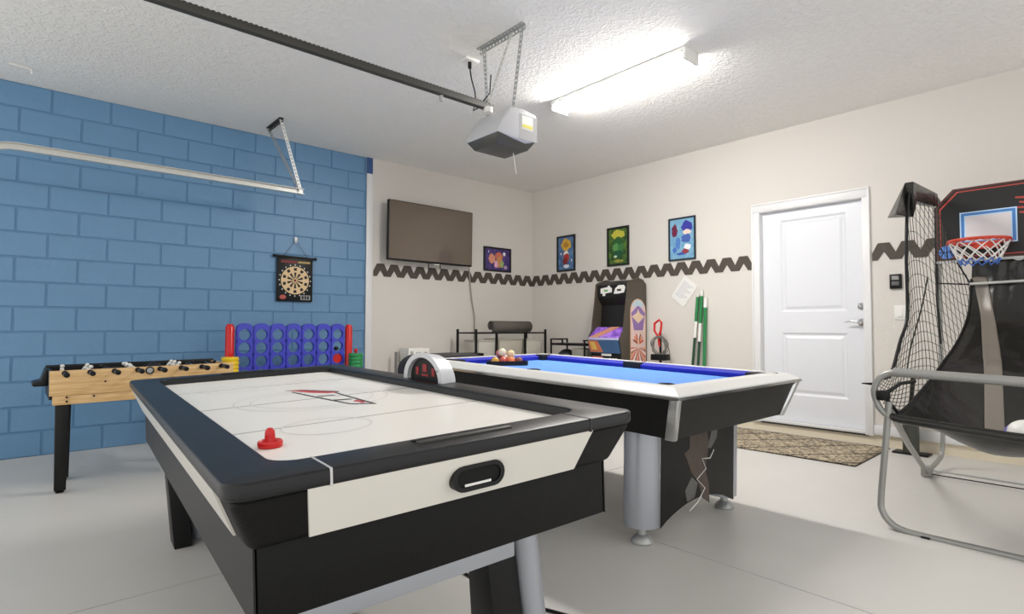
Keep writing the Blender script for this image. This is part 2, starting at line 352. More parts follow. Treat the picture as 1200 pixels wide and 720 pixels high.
zig('zigzag_border', 'dark brown zigzag border between door and basketball net', lambda i: ((D2-.0005, 1.678-P*(i+.5), 1.735), -pi/2), 4)

# ------------------------------------------------------------------ framed pictures (plain generic artwork)
def picture(name, label, w_, h_, base, base2, blobs, loc, rz, fw=.022, fc=(24,23,24)):
    t = thing(name, label, 'picture', loc, rz, 'framed pictures on the plaster walls')
    f = MB()
    for (a,b,c,d) in ((-w_/2,w_/2,-h_/2,-h_/2+fw),(-w_/2,w_/2,h_/2-fw,h_/2),(-w_/2,-w_/2+fw,-h_/2+fw,h_/2-fw),(w_/2-fw,w_/2,-h_/2+fw,h_/2-fw)): f.box(a,b,-.02,0,c,d)
    f.build('frame', mat('frame_%d_%d_%d'%fc, fc, .4), t)
    m = bpy.data.materials.new('print_'+name); m.use_nodes = True; nt = m.node_tree; b = nt.nodes['Principled BSDF']; b.inputs['Roughness'].default_value = .35
    tc = nt.nodes.new('ShaderNodeTexCoord'); n = nt.nodes.new('ShaderNodeTexNoise'); n.inputs['Scale'].default_value = 14; n.inputs['Detail'].default_value = 6
    r = nt.nodes.new('ShaderNodeValToRGB'); r.color_ramp.elements[0].color = rgb(*base); r.color_ramp.elements[1].color = rgb(*base2); r.color_ramp.elements[0].position = .35; r.color_ramp.elements[1].position = .68
    nt.links.new(tc.outputs['Object'], n.inputs['Vector']); nt.links.new(n.outputs['Fac'], r.inputs[0]); nt.links.new(r.outputs[0], b.inputs['Base Color'])
    pr = MB().box(-w_/2+fw, w_/2-fw, -.008, -.004, -h_/2+fw, h_/2-fw).build('print', m, t)
    for k,(x,z,rx,rz_,c) in enumerate(blobs):
        n_ = 14; pts = [(x*w_+rx*w_*cos(2*pi*i/n_)*(1+.15*sin(3*i+k)), z*h_+rz_*h_*sin(2*pi*i/n_)*(1+.15*sin(2*i+k))) for i in range(n_)]
        MB().prism(pts,'y',-.0082-.0002*(k+1),-.008).build('painted_shape', mat('ink_%d_%d_%d'%c, c, .4, var=.2, vscale=40), pr)
    return t
picture('abstract_picture','landscape picture, purple with warm coloured shapes, near the room corner',.49,.335,(52,40,96),(92,70,140),
  [(-.2,.02,.12,.2,(222,150,120)),(.05,.15,.14,.16,(206,110,90)),(.08,-.1,.12,.25,(196,140,90)),(-.05,-.2,.07,.15,(226,170,200)),(.17,-.18,.07,.14,(150,180,110)),(.25,.25,.05,.08,(240,236,240)),(-.32,.3,.02,.05,(200,200,240)),(.3,-.3,.06,.08,(190,160,190))],(5.05,D1-.0125,2.005),0)
picture('abstract_picture','portrait picture, blue with a large gold disc at its top',.34,.495,(56,92,140),(104,140,176),
  [(0,.24,.27,.17,(214,170,62)),(0,.24,.14,.08,(186,132,40)),(0,-.02,.14,.09,(240,236,230)),(.02,-.12,.16,.12,(176,54,48)),(-.05,-.22,.14,.1,(120,44,40)),(.02,-.36,.16,.05,(226,230,236)),(-.28,.0,.03,.03,(240,240,240)),(.3,-.2,.03,.03,(240,240,240))],(D2-.0005,5.388,2.083),-pi/2)
picture('abstract_picture','portrait picture, dark green under a yellow glow',.34,.49,(30,66,34),(96,128,56),
  [(0,.3,.3,.12,(196,188,70)),(0,.12,.22,.12,(44,92,48)),(-.1,-.02,.14,.1,(90,150,80)),(.12,-.06,.13,.12,(60,120,66)),(0,-.2,.22,.1,(32,84,56)),(-.12,-.26,.08,.03,(200,220,190)),(.02,-.38,.22,.04,(150,150,66))],(D2-.0005,4.492,2.088),-pi/2)
picture('abstract_picture','portrait picture, pale blue with deep blue and crimson shapes',.345,.49,(106,160,196),(140,184,206),
  [(.18,.27,.2,.14,(58,60,160)),(.18,.15,.15,.06,(236,214,196)),(-.28,.2,.11,.15,(110,34,66)),(.15,-.0,.18,.1,(72,100,176)),(-.15,-.1,.1,.14,(84,130,196)),(.2,-.2,.13,.07,(238,238,240)),(.12,-.3,.13,.06,(150,60,66)),(-.28,-.25,.08,.06,(70,110,190)),(-.05,-.35,.16,.03,(60,84,170))],(D2-.0005,3.58,2.078),-pi/2, fw=.016, fc=(24,34,44))
pp = thing('paper_notice','white paper notice hung askew under the zigzag border','paper',(D2-.004,3.56,1.475),-pi/2); pp.rotation_euler = (0, radians(38), -pi/2)
MB().box(-.105,.105,-.003,0,-.15,.15).build('sheet', M_white_pl, pp)
lnm = mat('grey_ink',(178,178,190),.8,var=0)
for k in range(9): MB().box(-.075,.075-.03*(k%3),-.0036,-.003,.095-.022*k-.004,.095-.022*k+.002).build('text_line', lnm, pp)
kp = thing('wall_control','black wall control with two buttons beside the door','control',(D2,1.502,1.468),-pi/2)
MB().box(-.044,.044,-.022,0,-.063,.063).build('body', M_black, kp, bevel=.004)
MB().box(-.026,.026,-.026,-.02,.012,.045).build('button', mat('control_grey',(150,150,148),.5), kp, bevel=.002); MB().box(-.028,.028,-.026,-.02,-.035,-.002).build('button', mat('control_dark_grey',(92,92,90),.5), kp, bevel=.002)
sw = thing('light_switch','white rocker light switch below the black wall control','switch',(D2,1.476,1.2),-pi/2)
MB().box(-.043,.043,-.008,0,-.062,.062).build('plate', M_white_pl, sw, bevel=.003); MB().add([(-.018,-.008,-.034),(.018,-.008,-.034),(.018,-.008,.034),(-.018,-.008,.034),(-.018,-.017,-.034),(.018,-.017,-.034),(.018,-.01,.034),(-.018,-.01,.034)],[(0,3,2,1),(4,5,6,7),(0,1,5,4),(1,2,6,5),(2,3,7,6),(3,0,4,7)]).build('rocker', M_white_pl, sw)

# ------------------------------------------------------------------ air hockey table
def frame_matrix(o, rot, sx, sy):
    u = Vector((cos(rot), sin(rot), sx)).normalized(); v = Vector((-sin(rot), cos(rot), sy)); v = (v-u*u.dot(v)).normalized(); n = u.cross(v)
    return Matrix(((u.x,v.x,n.x,o[0]),(u.y,v.y,n.y,o[1]),(u.z,v.z,n.z,o[2]),(0,0,0,1)))
AHM = frame_matrix((.9375,2.3079,.80), -.07033, .0398, .003)
ah = thing('air_hockey_table','black air hockey table with white side panels and white playfield','game table'); ah.matrix_world = AHM
HW, HL = .5607, 1.2329
M_ahb = mat('hockey_black_vinyl',(12,12,12),.5,spec=.22,var=.12,vscale=60,bump=.15,bscale=220)
M_ahr = mat('hockey_rail_plastic',(20,21,23),.36,spec=.38,var=.06,vscale=20,bump=.06,bscale=150)
M_ahw = mat('hockey_white_panel',(222,219,210),.28,var=.015)
M_field = mat('hockey_playfield',(246,243,236),.32,var=.01,spec=.35)
def rrect(hw, hl, r, n=6):
    p = []
    for (sx_,sy_,a0) in ((1,-1,-90),(1,1,0),(-1,1,90),(-1,-1,180)):
        p += arc(sx_*(hw-r), sy_*(hl-r), r, a0, a0+90, n)
    return p
def loop_solid(outer, inner, zo, zi):   # ring between equal-length outlines, profile rows [(blend,z)]
    n = len(outer); m = MB(); rows = [(outer,zo[0]),(outer,zo[1]),(inner,zi[1]),(inner,zi[0])]
    vs = []
    for (pl,z) in rows: vs += [(p[0],p[1],z) for p in pl]
    fs = []
    for r_ in range(4):
        q = (r_+1)%4
        for k in range(n): fs.append((r_*n+k, r_*n+(k+1)%n, q*n+(k+1)%n, q*n+k))
    return m.add(vs, fs)
IW, IL = .44, 1.105
loop_solid(rrect(HW,HL,.05), rrect(IW,IL,.06), (-.034,0), (-.06,0)).build('rail', M_ahr, ah, bevel=.008, seg=3)
MB().box(-IW-.02,IW+.02,-IL-.02,IL+.02,-.06,-.031).build('playfield', M_field, ah)
lm = mat('field_line_grey',(128,126,124),.4,var=0); lf = mat('field_circle_grey',(226,223,217),.35,var=0)
for y_,wd in ((.0,.0035),(.62,.0025),(-.555,.0025)): MB().box(-IW,IW,y_-wd,y_+wd,-.032,-.0305).build('field_line', lm, ah)
def ringflat(cx, cy, r0, r1, z, n=48):
    vs = []; fs = []
    for k in range(n):
        a = 2*pi*k/n; vs += [(cx+r0*cos(a),cy+r0*sin(a),z),(cx+r1*cos(a),cy+r1*sin(a),z)]
    for k in range(n): j=(k+1)%n; fs.append((2*k,2*k+1,2*j+1,2*j))
    return MB().add(vs,fs)
for (cx,cy,r_) in ((-.16,-.62,.135),(.24,-.62,.0),(0,0,.30),(0,.0,.24),(-.2,.62,.13),(.2,.62,.13)):
    if r_ > 0: ringflat(cx,cy,r_-.006,r_,-.0304).build('field_circle', lf, ah)
# logo (letters in the photograph are not readable): red wordmark shapes above an outlined slanted banner
lgr = mat('logo_red',(196,70,72),.4,var=.1); lgk = mat('logo_black',(44,42,44),.4,var=.1); lgw = mat('logo_white',(236,232,226),.4,var=0)
lg = MB().prism([(.0,.34),(.045,.20),(.07,.16),(.10,.12),(.135,.11),(.15,.13),(.11,.19),(.075,.25),(.055,.30)],'z',-.032,-.0301).build('logo', lgr, ah)
for pts in ([(-.012,.36),(.0,.34),(.055,.30),(.15,.115),(.155,.14),(.06,.315)], [(-.01,.27),(.0,.28),(.03,.0),(.06,-.24),(.052,-.26),(.02,-.02)], [(.052,-.26),(.06,-.245),(.125,-.31),(.13,-.33)], [(.12,-.31),(.13,-.33),(.135,.10),(.125,.10)]):
    MB().prism(pts,'z',-.032,-.0298).build('logo_outline', lgk, lg)
for k in range(7): MB().prism([(.03+.004*k,.12-.055*k),(.09+.004*k,.10-.055*k),(.095+.004*k,.075-.055*k),(.034+.004*k,.095-.055*k)],'z',-.032,-.0299).build('logo_stroke', lgk if k%3==1 else lgw, lg)
MB().prism([(.09,-.20),(.115,-.17),(.12,-.25),(.10,-.27)],'z',-.032,-.0297).build('logo_stroke', lgr, lg)
for (x,y) in ((-.365,-1),(.365,-1),(-.365,1),(.365,1)):
    s1 = mat('seam_light',(196,196,196),.4,var=0) if (x<0 and y<0) else M_dark
    MB().box(x-.0025,x+.0025,min(y*HL*1.001,y*IL*1.005),max(y*HL*1.001,y*IL*1.005),-.036,.0008).build('rail_seam', s1, ah)
for y in (-1,1):
    o = MB().box(-.135,.135,y*1.162-.012,y*1.162+.012,-.004,.005).build('goal_plate', M_olive, ah, bevel=.002)
    MB().box(-.135,.135,y*1.135-.008,y*1.135+.006,-.002,.004).build('goal_plate_lip', M_blackm, o)
# flared apron
ap = MB().frustum((-.505,.505,-1.165,1.165),(-.552,.552,-1.222,1.222),-.155,-.034).build('apron', M_ahb, ah, bevel=.02, seg=3)
def onapron(z): t=(z+.034)/(-.155+.034); return .552-.047*t, 1.222-.057*t
def panel(side, a0, a1, b0, b1, zt=-.034, zb=-.148):   # quad panel lying on the flared apron
    m = MB(); vs = []
    for off in (.0005,.006):
        for (t0,z) in ((a0,zt),(a1,zt),(b1,zb),(b0,zb)):
            hx,hy = onapron(z)
            vs.append((t0,-hy-off,z) if side=='n' else ((t0,hy+off,z) if side=='f' else ((-hx-off,t0,z) if side=='l' else (hx+off,t0,z))))
    return m.add(vs,[(0,1,2,3),(7,6,5,4),(0,4,5,1),(1,5,6,2),(2,6,7,3),(3,7,4,0)])
panel('n',-.41,.378,-.393,.35).build('side_panel', M_ahw, ah); panel('f',-.39,.39,-.37,.37).build('side_panel', M_ahw, ah)
panel('l',-1.10,1.12,-1.06,1.08).build('side_panel', M_ahw, ah); panel('r',-1.08,1.08,-1.05,1.05).build('side_panel', M_ahw, ah)
# puck return slot
hy = onapron(-.09)[1]
def stadium(hw, r, n=10): return arc(hw-r,0,r,-90,90,n)+arc(-(hw-r),0,r,90,270,n)
so = MB(); a = stadium(.075,.031); b = stadium(.063,.021); n_ = len(a)
vs = [(p[0]-.0,-hy-.023,p[1]-.09) for p in a]+[(p[0],-hy-.023,p[1]-.09) for p in b]+[(p[0],-hy+.01,p[1]-.09) for p in a]+[(p[0],-hy+.03,p[1]-.09) for p in b]
fs = []
for k in range(n_):
    j=(k+1)%n_; fs += [(k,j,n_+j,n_+k),(j,k,2*n_+k,2*n_+j),(n_+k,n_+j,3*n_+j,3*n_+k)]
fs.append(tuple(range(3*n_,4*n_)))
slot = so.add(vs,fs).build('puck_slot', M_black, ah, smooth=True)
MB().prism([(p[0],p[1]-.09) for p in b],'y',-hy-.0175,-hy-.0165).build('slot_opening', mat('slot_black',(6,6,6),.9,var=0), slot)
MB().box(-.04,.035,-hy-.0205,-hy-.0178,-.1095,-.104).build('puck_edge', M_white_pl, slot)
# lower cabinet, legs, bars
MB().box(-.49,.49,-1.15,1.15,-.31,-.15).build('cabinet', M_ahb, ah, bevel=.004)
MB().box(.493,.497,-1.15,1.15,-.31,-.15).box(-.497,-.493,-1.15,1.15,-.31,-.15).build('edge_strip', M_blackm, ah)
for sx_ in (-1,1):
    for sy_ in (-1,1):
        h = .794+.034*(sx_*.36)+.003*sy_*.9-.001; xa = .235 if sx_>0 else -.43; xb = .345 if sx_>0 else -.355
        ya, yb = (sy_*.90, sy_*.80)
        lg_ = MB().add([(xa-.02,ya,-.30),(xb-.02,ya,-.30),(xb-.02,yb,-.30),(xa-.02,yb,-.30),(xa+.01,sy_*.93,-h),(xb+.01,sy_*.93,-h),(xb+.01,sy_*.78,-h),(xa+.01,sy_*.78,-h)],
            [(0,3,2,1),(4,5,6,7),(0,1,5,4),(1,2,6,5),(2,3,7,6),(3,0,4,7)]).build('leg', M_black, ah, bevel=.004)
        MB().tube([(xb+.022,sy_*.895,-.30),(xb+.062,sy_*.905,-h+.002)],.046,20).build('leg_tube', M_silver, lg_, smooth=True)
for sy_ in (-1,1): MB().box(-.42,.20,sy_*1.07-.015,sy_*1.07+.015,-.382,-.309).build('cross_bar', M_silver, ah, bevel=.004)
# scoreboard on the right rail
sc = MB(); out = [(.185*cos(radians(a)), .128*sin(radians(a))) for a in range(0,181,10)]; inn = [(.148*cos(radians(a)), .106*sin(radians(a))) for a in range(0,181,10)]
n_ = len(out); vs = []
for x_,pl in ((-.03,out),(.045,[(p[0]*.92,p[1]*.9) for p in out]),(.045,inn),(-.03,inn)): vs += [(x_+.515, p[0]-.03, p[1]) for p in pl]
fs = []
for r_ in range(4):
    q=(r_+1)%4
    for k in range(n_-1): fs.append((r_*n_+k,r_*n_+k+1,q*n_+k+1,q*n_+k))
fs += [tuple(r_*n_ for r_ in range(4)), tuple(r_*n_+n_-1 for r_ in range(4))]
scb = sc.add(vs,fs).build('scoreboard', mat('scoreboard_silver',(212,214,218),.35,metal=.1,var=.02), ah, smooth=True)
MB().prism([(p[0]-.03,p[1]) for p in inn],'x',.505,.515).build('score_screen', M_black, scb)
led = mat('score_led_red',(150,38,42),.5,var=0)
for (y0_,y1_,z0_,z1_) in ((.035,.06,.022,.058),(-.045,-.005,.038,.074),(-.115,-.09,.022,.058),(-.06,.005,.018,.028)): MB().box(.502,.506,y0_,y1_,z0_,z1_).build('score_digit', led, scb)
MB().tube([(.49,-.17,.05),(.485,-.17,.05)],.006,8).build('button', M_black, scb)
# red mallet
ml = thing('hockey_mallet','red plastic mallet standing on the white playfield','mallet'); ml.matrix_world = AHM @ Matrix.Translation((-.372,-.80,-.0300)) @ Matrix.Scale(.62,4)
MB().lathe([(.048,0),(.050,.006),(.050,.022),(.046,.027),(.042,.024),(.038,.012),(.020,.012)],(0,0,0),28).build('base', M_red, ml, smooth=True)
MB().lathe([(.026,.010),(.0225,.02),(.0205,.05),(.019,.066),(.013,.076),(.004,.0795)],(0,0,0),24).build('grip', M_red, ml, smooth=True)

# ------------------------------------------------------------------ pool table
PTM = frame_matrix((2.7316,2.3872,.80), .0041, .006, .0208)
pt = thing('pool_table','black pool table with silver rails and blue cloth','pool table'); pt.matrix_world = PTM
PW, PL = .6248, 1.0367
M_ptr = mat('pool_rail_silver',(216,216,213),.36,metal=.08,var=.02)
M_ptb = mat('pool_black_laminate',(12,12,11),.42,spec=.28,var=.15,vscale=45,bump=.1,bscale=150)
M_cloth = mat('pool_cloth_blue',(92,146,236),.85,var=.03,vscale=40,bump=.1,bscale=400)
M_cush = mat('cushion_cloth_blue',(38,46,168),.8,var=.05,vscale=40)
def band(hw0, hl0, z0, hw1, hl1, z1, m=None):
    m = m or MB(); a = [(-hw0,-hl0,z0),(hw0,-hl0,z0),(hw0,hl0,z0),(-hw0,hl0,z0)]; b = [(-hw1,-hl1,z1),(hw1,-hl1,z1),(hw1,hl1,z1),(-hw1,hl1,z1)]
    return m.add(a+b,[(k,(k+1)%4,4+(k+1)%4,4+k) for k in range(4)])
# rails: four mitred lengths
def rail(prof, axis, sgn):
    m = MB(); vs = []
    for end in (-1,1):
        for (ins,z) in prof:
            vs.append((end*(PW-ins), sgn*(PL-ins), z) if axis=='x' else (sgn*(PW-ins), end*(PL-ins), z))
    n = len(prof)
    return m.add(vs,[(k,(k+1)%n,n+(k+1)%n,n+k) for k in range(n)]+[tuple(range(n)),tuple(range(2*n-1,n-1,-1))])
prail = [(0,-.016),(0,0),(.055,.027),(.130,.027),(.130,-.016)]
pcush = [(.130,.026),(.178,.012),(.172,-.012),(.130,-.016)]
plip = [(-.004,-.018),(-.004,-.006),(.0,-.006),(.0,-.018)]
for ax,sg in (('x',-1),('x',1),('y',-1),('y',1)):
    rr_ = rail(prail,ax,sg).build('rail', M_ptr, pt)
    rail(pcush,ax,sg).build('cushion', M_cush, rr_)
    rail(plip,ax,sg).build('trim_lip', M_chrome, rr_)
MB().box(-PW+.12,PW-.12,-PL+.12,PL-.12,-.04,-.014).build('bed', M_cloth, pt)
M_pock = mat('pocket_black',(14,14,15),.6,var=.05)
for sx_ in (-1,1):
    for sy_ in (-1,0,1):
        cx, cy = sx_*(PW-(.135 if sy_ else .12)-(.03 if sx_<0 else 0)), sy_*(PL-.135)-(.0 if sx_>0 else .03*sy_); pr_ = .062 if sx_>0 else .04
        ps_ = MB().lathe([(pr_,-.03),(pr_,.0275),(pr_*.9,.028),(pr_*.8,.0272),(pr_*.8,-.01)],(cx,cy,0),20).build('pocket', M_pock, pt, smooth=True)
        if sx_ > 0 or sy_ > 0:
            e = MB()
            if sy_ == 0: e.box(cx-.062,cx-.02,cy-.07,cy+.07,-.02,.027)
            else: e.box(cx-.085*(sx_ > 0)-.0*(sx_ < 0),cx+.085*(sx_ < 0),cy-.085*sy_ if sy_>0 else cy,cy if sy_>0 else cy+.085,-.02,.0265)
            e.build('pocket_jaw', M_pock, ps_, bevel=.003)
for (x,y) in ((-.565,.1),(-.565,-.35)): MB().lathe([(.008,.0255),(.008,.0285)],(x,y,-.004),10).build('rail_sight', M_black, pt)
MB().frustum((-.548,.548,-.965,.965),(-.607,.607,-1.02,1.02),-.205,-.016).build('apron', M_ptb, pt)
for sx_ in (-1,1):
    for sy_ in (-1,1):
        MB().add([(sx_*.622,sy_*(1.034-.045),-.017),(sx_*.622,sy_*1.034,-.017),(sx_*(.622-.035),sy_*1.034,-.017),
                  (sx_*.556,sy_*(.974-.05),-.212),(sx_*.556,sy_*.974,-.212),(sx_*(.556-.03),sy_*.974,-.212), (sx_*.56,sy_*.97,-.017),(sx_*.49,sy_*.92,-.212)],
                 [(0,1,4,3),(1,2,5,4),(2,6,7,5),(6,0,3,7),(0,6,2,1),(3,4,5,7)]).build('corner_cap', M_chrome, pt, bevel=.006)
for sy_ in (-1,1):
    h = .7836+.0208*sy_*.7
    arcp = [(-.36,-.2)]+[(-.36,-h+.075)]+[(-.36+.72*t,-h+.075+.085*sin(pi*t)**.8) for t in [i/14 for i in range(1,14)]]+[(.36,-h+.075),(.36,-.2)]
    lp = MB().prism(arcp,'y',sy_*.76-.015,sy_*.76+.015).build('end_panel', M_ptb, pt)
    MB().box(.36,.366,sy_*.76-.016,sy_*.76+.016,-h+.075,-.2).box(-.366,-.36,sy_*.76-.016,sy_*.76+.016,-h+.075,-.2).build('edge_trim', M_chrome, lp)
    for sx_ in (-1,1):
        lg_ = MB().cyl((sx_*.385,sy_*.685,-.2),(sx_*.385,sy_*.685,-h+.085),.088,28).build('leg', M_silver, pt, smooth=True)
        MB().lathe([(.052,-h+.0),(.055,-h+.012),(.042,-h+.03),(.022,-h+.045),(.020,-h+.09)],(sx_*.40,sy_*.70,0),24).build('levelling_foot', M_galv, lg_, smooth=True)
    if sy_ < 0:   # remains of a torn sticker
        st = mat('sticker_residue',(82,70,62),.6,var=.25,vscale=30); st2 = mat('sticker_pale',(98,97,94),.6,var=.2,vscale=30)
        q = [(-.10,-.26),(.0,-.22),(.06,-.24),(.09,-.33),(.07,-.42),(.05,-.47),(.09,-.55),(.10,-.66),(.03,-.62),(-.02,-.52),(-.08,-.47),(-.12,-.40),(-.15,-.36),(-.10,-.34)]
        res_ = MB().prism(q,'y',-.7758,-.775).build('sticker_residue', st, lp)
        MB().prism([(.08,-.36),(.13,-.24),(.19,-.22),(.17,-.32),(.11,-.37)],'y',-.7760,-.7752).build('sticker_scrap', st2, res_)
        MB().prism([(-.14,-.55),(-.08,-.49),(-.02,-.53),(-.05,-.60),(-.12,-.61)],'y',-.7760,-.7752).build('sticker_scrap', st2, res_)
        MB().tube([(-.10,-.777,-.66),(-.02,-.777,-.63),(.05,-.777,-.57),(-.03,-.777,-.51),(.06,-.777,-.47),(.02,-.777,-.41),(.10,-.777,-.42),(.14,-.777,-.38)],.003,5).build('torn_edge', M_white_pl, res_)
# ball rack and balls
rk = thing('ball_rack','black triangular rack holding billiard balls on the blue cloth','ball rack'); RKM = PTM @ Matrix.Translation((-.10,.69,-.0135)) @ Matrix.Rotation(radians(95),4,'Z'); rk.matrix_world = RKM
def tri(s): return [(0.0,s*1.15),(-s,-s*.58),(s,-s*.58)]
def trir(s,r): 
    p = []
    for (cx,cy),a in zip(tri(s),(30,150,270)): p += arc(cx,cy,r,a,a+120,5)
    return p
loop_solid(trir(.118,.032),trir(.118,.026),(0,.030),(0,.030)).build('frame', M_black, rk)
R_ = .0286; cols = [(236,222,190),(214,160,60),(190,70,60),(60,66,130),(226,120,70),(206,120,110),(70,110,80),(120,60,50),(40,40,42),(228,200,150),(200,120,80)]
names = ['cream','yellow','red','navy','orange','pink','green','maroon','black','buff','tan']
k = 0; sp = []
for row in range(4):
    for j in range(row+1): sp.append(((j-row/2)*2*R_*1.01, .095-row*R_*1.75, R_))
sp += [(-.03,-.03,R_*2.62),(.045,.005,R_*2.62),(0.005,.02,R_*2.62+.012)]
for i,(x,y,z) in enumerate(sp):
    ci = (i+1)%11 if i < 10 else (9,5,0)[i-10]; c = cols[ci]; nm = names[ci]
    b_ = MB().ball((0,0,0),R_,18,12).build('billiard_ball', mat('ball_'+nm,c,.12,var=.0,coat=.5), smooth=True)
    b_.matrix_world = RKM @ Matrix.Translation((x,y,z+.0005))
    tag(b_, ('%s billiard ball lying in the black rack' % nm) if i < 10 else ('buff billiard ball on top of the pile in the rack','pink billiard ball on top of the pile in the rack','cream cue ball resting on top of the other billiard balls')[i-10], 'ball', 'billiard balls in the rack')

# ------------------------------------------------------------------ foosball table
fo = thing('foosball_table','light wood foosball table with black legs beside the blue wall','game table',(.728,4.90,fz(.7)),radians(0))
fo.rotation_euler = (0,-.012,0)
def wood():
    m = mat('light_pine_wood',(222,184,128),.45,var=0); nt = m.node_tree; b = bnode(m); tc = nt.nodes.new('ShaderNodeTexCoord'); mp = nt.nodes.new('ShaderNodeMapping'); mp.inputs['Scale'].default_value = (2,20,34)
    n = nt.nodes.new('ShaderNodeTexNoise'); n.inputs['Scale'].default_value = 3; n.inputs['Detail'].default_value = 5; r = nt.nodes.new('ShaderNodeValToRGB')
    r.color_ramp.elements[0].color = rgb(204,160,100); r.color_ramp.elements[1].color = rgb(232,198,146); r.color_ramp.elements[0].position=.3; r.color_ramp.elements[1].position=.7
    nt.links.new(tc.outputs['Object'],mp.inputs[0]); nt.links.new(mp.outputs[0],n.inputs['Vector']); nt.links.new(n.outputs['Fac'],r.inputs[0]); nt.links.new(r.outputs[0],b.inputs['Base Color']); return m
M_wood = wood(); fx = .537; fy = .275
for s_ in (-1,1):
    ya, yb = (-fy-.02,-fy) if s_ < 0 else (fy,fy+.02)
    MB().box(-fx,fx,ya,yb,.625,.783 if s_<0 else .79).build('side_panel', M_wood if s_<0 else M_black, fo, bevel=.002)
    MB().box(-fx+.016,fx-.01,ya+.008*(s_<0),yb-.008*(s_>0),.565,.624).build('lower_panel', M_wood, fo, bevel=.002)
    MB().box(-fx+.02,fx-.02,-fy*s_*-1-.002 if s_<0 else fy-.002, -fy+.002 if s_<0 else fy+.0,.64,.778).build('inner_lining', M_black, fo)
    MB().box(s_*fx-.02 if s_>0 else -fx,s_*fx if s_>0 else -fx+.02,-fy,fy,.60,.775).build('end_panel', M_black if s_<0 else M_wood, fo)
MB().box(-fx+.02,fx-.02,-fy,fy,.60,.64).build('field', mat('foosball_field',(30,60,40),.6), fo)
gb = MB().prism([(-fx,.785),(-fx-.012,.785),(-fx-.035,.71),(-fx-.075,.70),(-fx-.08,.685),(-fx-.07,.675),(-fx,.675)],'y',-.10,.14).build('ball_return', M_black, fo, bevel=.004)
for s_ in (-1,1):
    for t_ in (-1,.6):
        l_ = MB().frustum((s_*(.475 if t_<0 else .44)-.03,s_*(.475 if t_<0 else .44)+.03,t_*.235-.03,t_*.235+.03),(s_*(.47 if t_<0 else .435)-.035,s_*(.47 if t_<0 else .435)+.035,t_*.235-.035,t_*.235+.035),.02,.57).build('leg', M_black, fo, bevel=.003)
        MB().lathe([(.022,.004),(.024,.012),(.01,.018),(.01,.03)],(s_*(.475 if t_<0 else .44),t_*.235,0),14).build('leveller', M_black, l_)
rx0 = -.461; team = [0,0,1,0,1,0,1,1]
M_tw = mat('player_white',(236,234,228),.4,var=0); M_tk = mat('player_black',(20,20,22),.4,var=0)
nplay = [1,2,3,5,5,3,2,1]; tilt = [5,40,110,-50,70,35,80,60]
for i in range(8):
    x = rx0+i*.1305; z = .765
    rd = MB().cyl((x,-fy-.10,z),(x,fy+.06,z),.006,10).build('rod', M_chrome, fo, smooth=True)
    MB().lathe([(.0165,-fy-.028),(.0165,-fy-.02)],(x,0,z),14,'y').build('bearing', M_black, rd)
    if i%2 == 0 or i in (3,): MB().lathe([(.010,-fy-.20),(.0165,-fy-.195),(.0165,-fy-.15),(.013,-fy-.10),(.015,-fy-.095)],(x,0,z),14,'y').build('handle', M_black, rd, smooth=True)
    else: MB().lathe([(.010,-fy-.19),(.0155,-fy-.185),(.0155,-fy-.10)],(x,0,z),12,'y').build('handle', M_black, rd, smooth=True)
    for j in range(nplay[i]):
        y = (j-(nplay[i]-1)/2)*(.42/max(2,nplay[i])); mm = M_tw if team[i]==0 else M_tk
        pl = MB().box(-.011,.011,-.009,.009,-.055,.018).box(-.008,.008,-.014,.014,-.02,.012).box(-.014,.010,-.008,.008,-.075,-.05).ball((0,0,.03),.013,10,8)
        pl.xf(Matrix.Translation((x,y,z)) @ Matrix.Rotation(radians(tilt[i]*(1 if j%2==0 else .8)+(180 if tilt[i]>100 else 0)),4,'Y'))
        pl.build('player', mm, rd)
MB().lathe([(.026,-fy-.026),(.026,-fy-.02)],(.0,0,.757),20,'y').build('badge', M_black, fo); MB().lathe([(.018,-fy-.0275),(.018,-fy-.024)],(.0,0,.757),20,'y').build('badge_face', M_galv, fo)
for (x,z) in ((-.45,.612),(-.45,.585),(-.25,.70),(-.31,.61)): MB().lathe([(.006,-fy-.024),(.006,-fy-.012)],(x,0,z),8,'y').build('screw', M_black, fo)

# ------------------------------------------------------------------ giant four in a row
cf = thing('four_in_a_row_game','giant blue four-in-a-row frame with red posts by the blue wall','game',(2.066,5.60,fz(2)))
M_cb = mat('royal_blue_plastic',(62,66,190),.35,var=.03)
for c_ in range(7):
    x = (c_-3)*.1503; m = MB()
    for r_ in range(6): m.hole_plate(x,.977-.124*r_,.140,.124,.0535,-.022,.022)
    m.prism([(x+.070*cos(radians(a)), 1.039+.044*sin(radians(a))) for a in range(0,181,12)],'y',-.022,.022)
    m.box(x-.07,x+.07,-.022,.022,.22,.295)
    m.box(x-.0755,x-.069,-.014,.014,.22,1.03)
    m.build('column', M_cb, cf)
for s_ in (-1,1):
    ps_ = MB().tube([(s_*.575,0,.03),(s_*.575,0,1.05),(s_*.575,0,1.075)],[.038,.038,.022],14).build('post', M_red, cf, smooth=True)
    MB().prism([(-.22,.0),(.22,.0),(.18,.035),(.05,.06),(-.05,.06),(-.18,.035)],'x',s_*.575-.03,s_*.575+.03).build('foot', M_red, cf, bevel=.006)
    hp = MB().cyl((s_*.60,-.12,.012),(s_*.60,-.12,.80),.012,12).ball((s_*.60,-.12,.81),.02).lathe([(.05,.62),(.05,.632)],(s_*.60,-.12,0),18).build('disc_holder', M_red, cf, smooth=True)
    MB().cyl((s_*.575,0,.60),(s_*.60,-.12,.60),.012,10).build('holder_arm', M_red, cf)
MB().lathe([(.047,-.01),(.047,.01)],(.451,0,.729),24,'y').build('played_disc', M_red, cf); MB().ball((.44,0,.83),.022).build('latch_knob', M_black, cf, smooth=True)
